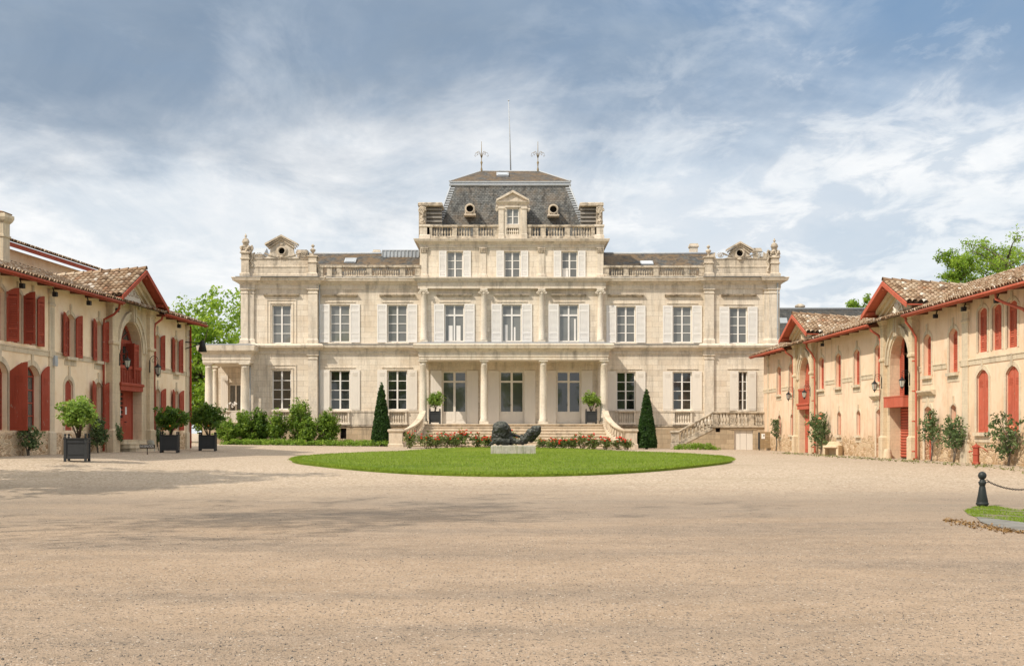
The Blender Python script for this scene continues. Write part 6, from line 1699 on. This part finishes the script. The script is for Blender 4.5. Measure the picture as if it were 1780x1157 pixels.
# ------------------------------------------------------------------ bronze and plinth
SYY = 66.0; k = SYY/FOC
def bx_(px): return PX(px, SYY)
def bz_(py): return PZ(py, SYY)
zl = gz(0, SYY)+.09
pm = MB(); pm.loft(bx_(853), bx_(931), SYY, SYY+1.25, [(0,zl-.1),(0,bz_(773.8)-.03),(-.03,bz_(773.8))])
pl = pm.build('plinth', M['plinth'], None); props(pl, 'pale weathered concrete plinth with green streaks on the lawn', 'plinth')
bm_ = MB(); yc_ = SYY+.6
def blob(p0, p1, r0, r1, n=9, sy_=.8):
    a = Vector((bx_(p0[0]), yc_+p0[2], bz_(p0[1]))); b = Vector((bx_(p1[0]), yc_+p1[2], bz_(p1[1])))
    for i in range(n):
        f = i/(n-1); c = a.lerp(b, f); bm_.ball(c, (r0+(r1-r0)*f)*k, 14, 10, (1, sy_, 1))
blob((867, 760, 0), (871, 747, 0), 14, 16); blob((866, 745, 0), (870, 743, 0), 10, 12); blob((877, 752, .1), (884, 765, .1), 13, 9)    # shoulders and hunched back
blob((859, 752, -.1), (858, 764, -.15), 4, 3.2)                                      # chest front
blob((881, 769, -.2), (862, 766.5, -.45), 5.5, 5); blob((862, 766.5, -.45), (849, 774.5, -.5), 4.6, 1.2)      # forearm
blob((884, 764, 0), (897, 768, 0), 7, 4.6); blob((897, 768, 0), (908, 768, 0), 4.6, 5.5); blob((889, 755, .15), (907, 760, .2), 3, 2.4)     # waist
blob((907, 757, .2), (909, 770, 0), 2.5, 4)
blob((912, 765, -.25), (922, 752.5, -.25), 7.5, 8); blob((909, 768, -.25), (909.5, 771.5, -.25), 3.5, 1.8)      # near thigh
blob((924, 761, .2), (934, 748, .2), 8.5, 8); blob((928, 746, .2), (937, 744.5, .2), 6, 5.4)      # far thigh
sc_ = bm_.build('bronze_sculpture', M['bronze'], None)
md = sc_.modifiers.new('r', 'REMESH'); md.mode = 'VOXEL'; md.voxel_size = .028
md = sc_.modifiers.new('s', 'SMOOTH'); md.factor = .6; md.iterations = 5
tx = bpy.data.textures.new('rough', 'CLOUDS'); tx.noise_scale = .26; md = sc_.modifiers.new('d', 'DISPLACE'); md.texture = tx; md.strength = .11; md.texture_coords = 'GLOBAL'
bpy.context.view_layer.update()
me = bpy.data.meshes.new_from_object(sc_.evaluated_get(bpy.context.evaluated_depsgraph_get()))
for pgn in me.polygons: pgn.use_smooth = True
sc_.modifiers.clear(); sc_.data = me; props(sc_, 'dark bronze reclining abstract figure lying on the pale plinth', 'sculpture')
zmin = min(v.co.z for v in me.vertices); sc_.location.z = bz_(773.8)-.04-min(zmin, bz_(775.5))+.0
# ------------------------------------------------------------------ bollard, chain, verge
X, Y, Z = hit(1707.5, 880); k = Y/FOC
root = empty('bollard', (X, Y, Z), label='black iron bollard with a ball top holding a chain', cat='bollard', group='bollards on the verge')
h = 60*k; bo = MB(); R = 11*k
bo.lathe([(R*.55,-.1),(R*.55,.0),(R*.8,h*.02),(R*1.0,h*.07),(R*1.0,h*.10),(R*.86,h*.13),(R*.9,h*.15),(R*.66,h*.36),(R*.50,h*.56),(R*.42,h*.60),(R*.46,h*.61),(R*.62,h*.69),(R*.60,h*.72),(R*.40,h*.74),(R*.44,h*.77),(R*.30,h*.79)], 0, 0, 20); bo.build('post', M['bollard'], root)
MB().ball((0,0,h*.895), R*.66, 18, 12, (1,1,1)).build('ball', M['bollard'], root)
rg = MB(); rg.tube([(R*.5+.02*math.sin(a)*0+.03+.03*math.cos(a), 0, h*.735+.03*math.sin(a)) for a in [6.28*i/10 for i in range(11)]], .008, 6); rg.build('ring', M['iron'], root)
end = (X+1.75, Y+.25)
r2 = copy_tree(root); r2.location = (end[0], end[1], gz(*end)); r2['label'] = 'second black ball-topped bollard at the far end of the chain'
cn = MB(); nl = 44; p0 = Vector((X+R*.5+.05, Y, Z+h*.73)); p1 = Vector((end[0]-R*.5-.05, end[1], gz(*end)+h*.73))
def chain_pt(f): p = p0.lerp(p1, f); p.z -= .30*4*f*(1-f)*.62; return p
for i in range(nl):
    f0, f1 = (i-.25)/nl, (i+1.25)/nl; a = chain_pt(max(0, f0)); b = chain_pt(min(1, f1)); d_ = (b-a); L = d_.length; d_.normalize()
    sd_ = Vector((0,1,0)) if i % 2 else d_.cross(Vector((0,1,0))).normalized(); c = (a+b)/2
    cn.tube([c+d_*(L*.5*math.cos(t_))+sd_*(.016*math.sin(t_)) for t_ in [6.2832*q/9 for q in range(10)]], .0065, 5)
co_ = cn.build('chain', M['iron'], None); props(co_, 'black iron chain sagging between the bollards', 'chain')
# verge: grass patch, old kerb slab and a line of dry leaves
poly = [hit(px, py) for px, py in ((1676, 888), (1690, 882), (1730, 880), (1768, 887), (1800, 885), (1960, 886), (2060, 892), (2060, 914), (1960, 914), (1840, 912), (1780, 909), (1738, 905), (1700, 900), (1682, 894))]
def inside(x, y, P):
    c = False
    for i in range(len(P)):
        a, b = P[i], P[i-1]
        if (a[1] > y) != (b[1] > y) and x < (b[0]-a[0])*(y-a[1])/(b[1]-a[1])+a[0]: c = not c
    return c
XY = []; r = np.random.default_rng(5)
xa, xb = min(p[0] for p in poly), max(p[0] for p in poly); ya, yb_ = min(p[1] for p in poly), max(p[1] for p in poly)
while len(XY) < 15000:
    x, y = r.uniform(xa, xb), r.uniform(ya, yb_)
    q = math.sin(x*3.1+1)*math.sin(y*2.3)+.7*math.sin(x*7+y*5)
    if inside(x, y, poly) and q > -.25+r.normal(0, .22): XY.append((x, y))
gp = blades('grass_patch', np.array(XY), .042, .008, 0, M['blade'], kind='stuff'); props(gp, 'ragged patch of green grass around the bollard', 'grass')
vb = MB(); n_ = len(poly); vb.v = [(p[0], p[1], gz(p[0], p[1])+.006) for p in poly]; vb.f = [tuple(range(n_))]; vb.sm = [False]
m, t, b = newmat('verge_soil'); o = t.pos(); n1 = t.noise(o, 2.2, 6, .7); n2 = t.noise(o, 22, 5, .7)
c = t.mix(t.maprange(n1, .4, .62), (.10,.13,.03), (.19,.15,.10)); c = t.mix(t.maprange(n2, .45, .7, 0, .7), c, (.33,.27,.20))
t.put(b.inputs['Base Color'], c); b.inputs['Roughness'].default_value = .95; t.put(b.inputs['Normal'], t.bump(n2, .9, .03))
vb.build('verge_soil', m, kind='structure')
sl = MB(); P = [hit(px, py) for px, py in ((1698, 900), (1738, 904), (1790, 911), (1840, 914), (2050, 917), (2050, 945), (1840, 938), (1776, 926), (1730, 916), (1705, 908))]
sl.prism_z([(p[0], p[1]) for p in P], -.1, .022); props(sl.build('kerb_slab', M['kerb'], None), 'worn grey concrete kerb slab beside the grass patch', 'kerb')
dl = []; 
for i in range(560):
    f = r.uniform(0, 1); px = 1640+f*330; py = 904+f*42+r.normal(0, 1.7)*(1+.9*math.sin(f*9))+5*math.sin(f*3); X_, Y_, Z_ = hit(px, py); dl.append((X_, Y_, Z_+.015))
M['dryleaf'] = mat_leaf('dry_leaf', (.10,.05,.015), (.24,.13,.04), (.40,.25,.09), .1)
leaves('dry_leaves', dl, .03, 5, .022, M['dryleaf'], None, rs=r, up=1.2, label='line of brown dry leaves along the kerb slab', cat='leaves', kind='stuff')
# weeds and litter along the foot of the right wing
wl = []
for i in range(420):
    u = r.uniform(12, 46); X_ = 16.26+(u)*.02843-abs(r.normal(1.5, .35))-.1; Y_ = 85-u; wl.append((X_, Y_, gz(X_, Y_)+.02))
M['weed'] = mat_leaf('weed_leaf', (.10,.09,.03), (.15,.17,.04), (.24,.26,.07), .1)
leaves('weeds', wl, .07, 5, .035, M['weed'], None, rs=r, up=1.0, label='thin straggling weeds along the foot of the ochre wing', cat='weeds', kind='stuff')
# scattered loose chippings that break the surface of the drive
st = MB(); r = np.random.default_rng(77)
V_ = []; Fc = []; tin = []
base = [(1,0,0),(0,1,0),(-1,0,0),(0,-1,0),(0,0,1)]
while len(V_) < 5*26000:
    Y_ = 8.3+28*r.uniform(0, 1)**1.6; X_ = r.uniform(-.42, .42)*Y_
    if math.sin(X_*.9+Y_*.7)*math.sin(Y_*1.7-X_*.4)+r.normal(0, .6) < -.35: continue
    s_ = r.uniform(.004, .009)*(1.5 if r.uniform() < .12 else 1); a = r.uniform(0, 6.28); z_ = gz(X_, Y_)
    b0 = len(V_)
    for vx, vy, vz in base:
        V_.append((X_+s_*(vx*math.cos(a)-vy*math.sin(a))*r.uniform(.7, 1.3), Y_+s_*(vx*math.sin(a)+vy*math.cos(a))*r.uniform(.7, 1.3), z_-.002+vz*s_*r.uniform(.7, 1.2)))
    tv = r.uniform(0, 1)**1.5; tin += [tv]*5
    Fc += [(b0, b0+1, b0+4), (b0+1, b0+2, b0+4), (b0+2, b0+3, b0+4), (b0+3, b0, b0+4)]
m, t, b = newmat('chipping'); at = t.n('ShaderNodeAttribute', attribute_name='tint').outputs['Fac']
t.put(b.inputs['Base Color'], t.ramp(at, [(0,(.045,.046,.046)),(.45,(.13,.115,.10)),(.75,(.34,.265,.20)),(1,(.56,.48,.40))])); b.inputs['Roughness'].default_value = .9
st.v = V_; st.f = Fc; st.sm = [False]*len(Fc); st.tint = tin
so2 = st.build('gravel', m, None, kind='stuff'); props(so2, 'loose stone chippings scattered over the drive', 'gravel')
# ------------------------------------------------------------------ sign, lanterns, pump, trough, posts, trolley
X, Y, Z = hit(256, 789.5); k = Y/FOC; root = empty('direction_sign', (X, Y, Z), math.radians(-14), label='low black signboard reading INFORMATION on a thin stake', cat='sign')
w_ = 14.3*k; z0, z1 = 10.8*k, 17.2*k
MB().tube([(0,0,-.1),(0,0,z0+.05)], .018, 6).build('stake', M['iron'], root)
bd = MB(); bd.box(-w_, w_, -.02, .02, z0, z1)
fr = bd.build('board', M['iron'], root)
lettering('lettering', 'INFORMATION', .155, fr, (0, -.026, (z0+z1)/2), (math.pi/2, 0, 0), M['white'], .003, w_*1.8)
M['lamp_pane'] = mat_glass('lamp_glass', (.62,.62,.56), .2)
def make_lantern(label):
    root = empty('wall_lantern', (0,0,0), label=label, cat='lantern', group='wall lanterns on iron brackets')
    b = MB(); b.box(-.03, .03, -.03, 0, -.55, .05); b.box(-.04, .04, -.04, 0, -.62, -.48)
    arc_ = [(0, -.03, -.3)]
    for i in range(11): a = math.pi*(1-i/10); arc_.append((0, -.24+.21*math.cos(a)*-1*-1, .05+.20*math.sin(a)))
    b.tube([(0,-.02,-.5),(0,-.04,-.15),(0,-.03,.05)]+[(0, -.25+.22*math.cos(t_), .05+.22*math.sin(t_)) for t_ in [math.pi*i/10 for i in range(1, 11)]]+[(0,-.46,-.06)], .016, 6)
    b.tube([(0, -.25+q*math.cos(t_), .02+q*math.sin(t_)) for q, t_ in [(.15-.008*i, math.pi*.9-.55*i) for i in range(14)]], .011, 5)
    b.build('bracket', M['iron'], root)
    c = MB(); y = -.46
    c.lathe([(.02,-.06),(.03,-.10),(.02,-.13),(.06,-.17),(.09,-.22),(.19,-.30),(.21,-.33),(.19,-.345)], 0, y, 6, False)
    c.lathe([(.115,-.70),(.10,-.73),(.05,-.78),(.025,-.82),(.03,-.85),(.005,-.88)], 0, y, 6, False)
    for k_ in range(6):
        a = 2*math.pi*(k_+.5)/6; c.tube([(.185*math.cos(a), y+.185*math.sin(a), -.34), (.11*math.cos(a), y+.11*math.sin(a), -.70)], .010, 5)
    lf_ = c.build('lamp_frame', M['iron'], root)
    g_ = MB(); g_.lathe([(.178,-.345),(.104,-.70)], 0, y, 6, False); g_.build('pane', M['lamp_pane'], lf_)
    return root
first = None
def hang(wing, u, out, z, label, s_=1.0):
    global first
    if first is None: first = make_lantern(label); o_ = first
    else: o_ = copy_tree(first); o_['label'] = label
    M_ = Matrix.Translation(wing.location) @ Matrix.Rotation(wing.rotation_euler.z, 4, 'Z')
    o_.location = M_ @ Vector((u, -out, z)); o_.rotation_euler = (0, 0, wing.rotation_euler.z); o_.scale = (s_, s_, s_)
pL = W.portals[0]
hang(left, pL['a0']-.55, .30, 5.08, 'wall lantern hanging in front of the red balcony of the cream wing', .8)
hang(left, pL['a1']+.62, .30, 5.0, 'wall lantern on the far pilaster beside the red door', .88)
for p, z, (la, lb_) in zip(V.portals, (4.05, 4.05), (('wall lantern on the left of the far gabled portal', 'wall lantern hanging across the red balcony of the far portal'), ('wall lantern on the left of the near gabled portal', 'wall lantern hanging across the dark loft opening of the near portal'))):
    hang(right, p['a0']-.62, .30, z, la, .72); hang(right, p['a1']+.62, .30, z, lb_, .72)
def in_wing(wing, u, out, z): return (Matrix.Translation(wing.location) @ Matrix.Rotation(wing.rotation_euler.z, 4, 'Z')) @ Vector((u, -out, z))
# cast iron hand pump
p = in_wing(right, uR(1733), .75, 0); p.z = gz(p.x, p.y); k = p.y/FOC; root = empty('hand_pump', p, right.rotation_euler.z+math.radians(48), label='red cast iron hand pump standing against the rubble foot of the ochre wing', cat='water pump')
h = 37*k; q = MB(); q.loft(-.085, .085, -.085, .085, [(.03,-.05),(.03,.08),(0,.10),(0,h*.45),(.02,h*.46),(.02,h*.5),(0,h*.51),(0,h*.78),(.03,h*.80),(.03,h*.86),(-.05,h*.93),(-.08,h*1.0)]); q.build('body', M['red_l'], root)
MB().tube([(.05,-.1,h*.9),(.30,-.16,h*.78),(.50,-.2,h*.60)], .018, 6).build('handle', M['red_l'], root)
MB().tube([(-.14,0,h*.62),(-.24,0,h*.62),(-.26,0,h*.56)], .03, 6).build('spout', M['red_r'], root)
# stone trough with a niche
p = in_wing(right, uR(1466), .55, 0); p.z = gz(p.x, p.y); root = empty('stone_trough', p, right.rotation_euler.z+math.radians(50), label='small carved stone trough against the foot of the ochre wing', cat='trough')
q = MB(); q.box(-.42, -.30, -.25, .3, 0, .50); q.box(.30, .42, -.25, .3, 0, .50); q.box(-.30, .30, .18, .3, 0, .60); q.loft(-.33, .33, -.28, .18, [(0,.36),(.04,.40),(.04,.47),(0,.5)]); q.prism([(-.42,.5),(.42,.5),(.25,.70),(-.25,.70)], .16, .3); q.build('basin', M['wstone'], root)
# guard stones at the jambs
for (wing, u, out, hh, rr2, lb2, mt) in ((right, V.portals[1]['a0']+.25, .32, .42, .19, 'pale guard stone at the jamb of the near portal', 'wstone'), (left, uL(236), .7, .52, .2, 'dark mossy guard stone beside the red door steps', 'cement'), (left, uL(80), .85, .75, .2, 'pale stone post at the wall left of the nearest tub', 'wgrey')):
    p = in_wing(wing, u, out, 0); p.z = gz(p.x, p.y); q = MB(); q.lathe([(rr2*1.1,-.1),(rr2*1.05,.05),(rr2*.9,hh*.7),(rr2*.78,hh*.93),(rr2*.4,hh)], 0, 0, 12)
    props(q.build('guard_stone', M[mt], None, p), lb2, 'guard stone', 'guard stones by the wing walls')
# wheeled brown panel with a notice
Yt = 83.6; X0, X1 = PX(1318, Yt), PX(1342, Yt); zb = gz(X0, Yt); zt = PZ(750, Yt); root = empty('wheeled_panel', ((X0+X1)/2, Yt, zb), math.radians(-6), label='brown boarded panel on small wheels with a white notice below the side steps', cat='trolley')
w_ = (X1-X0)/2; h = zt-zb
for i in range(4): MB().box(-w_+.1, w_, -.03, .03, .12+(h-.12)*i/4+.006, .12+(h-.12)*(i+1)/4-.006).build('board', M['cloth'], root)
MB().box(-w_, -w_+.1, -.06, .05, .08, h-.03).build('post', M['anthracite'], root)
for x in (-w_+.05, w_-.1):
    q = MB(); q.tube([(x-.02,-.14,.08),(x+.04,-.14,.08)], .08, 12); q.build('wheel', M['iron'], root)
nt_ = MB(); nt_.box(-w_+.2, -w_+.42, -.05, -.031, h*.62, h*.9); nt_.build('notice', M['white'], root)
MB().box(-w_+.32, -w_+.39, -.056, -.05, h*.76, h*.83).build('emblem', M['iron'], root)
# white orchid in the loggia
X = PX(404, F+2.2); z0 = lz(734); root = empty('potted_orchid', (X, F+2.2, z0+.0), label='white flowering plant standing in the loggia', cat='plant')
MB().lathe([(.14,0),(.2,.65),(.18,.66)], 0, 0, 12).build('pot', M['cement'], root)
q = MB(); rn = random.Random(2)
for i in range(5): q.tube([(0,0,.6),(rn.uniform(-.1,.1),rn.uniform(-.1,.1),1.0),(rn.uniform(-.28,.28),rn.uniform(-.2,.2),1.3)], .012, 5)
q.build('stem', M['twig'], root)
fm = MB()
for i in range(5): a = 1.256*i; fm.ball((.04*math.cos(a), 0, .04*math.sin(a)), .035, 6, 4, (1,.5,1))
fm = fm.mesh('flower', M['white'])
for i in range(12): place('flower', fm, root, (rn.uniform(-.32,.32), rn.uniform(-.2,.1), rn.uniform(1.0,1.4)))
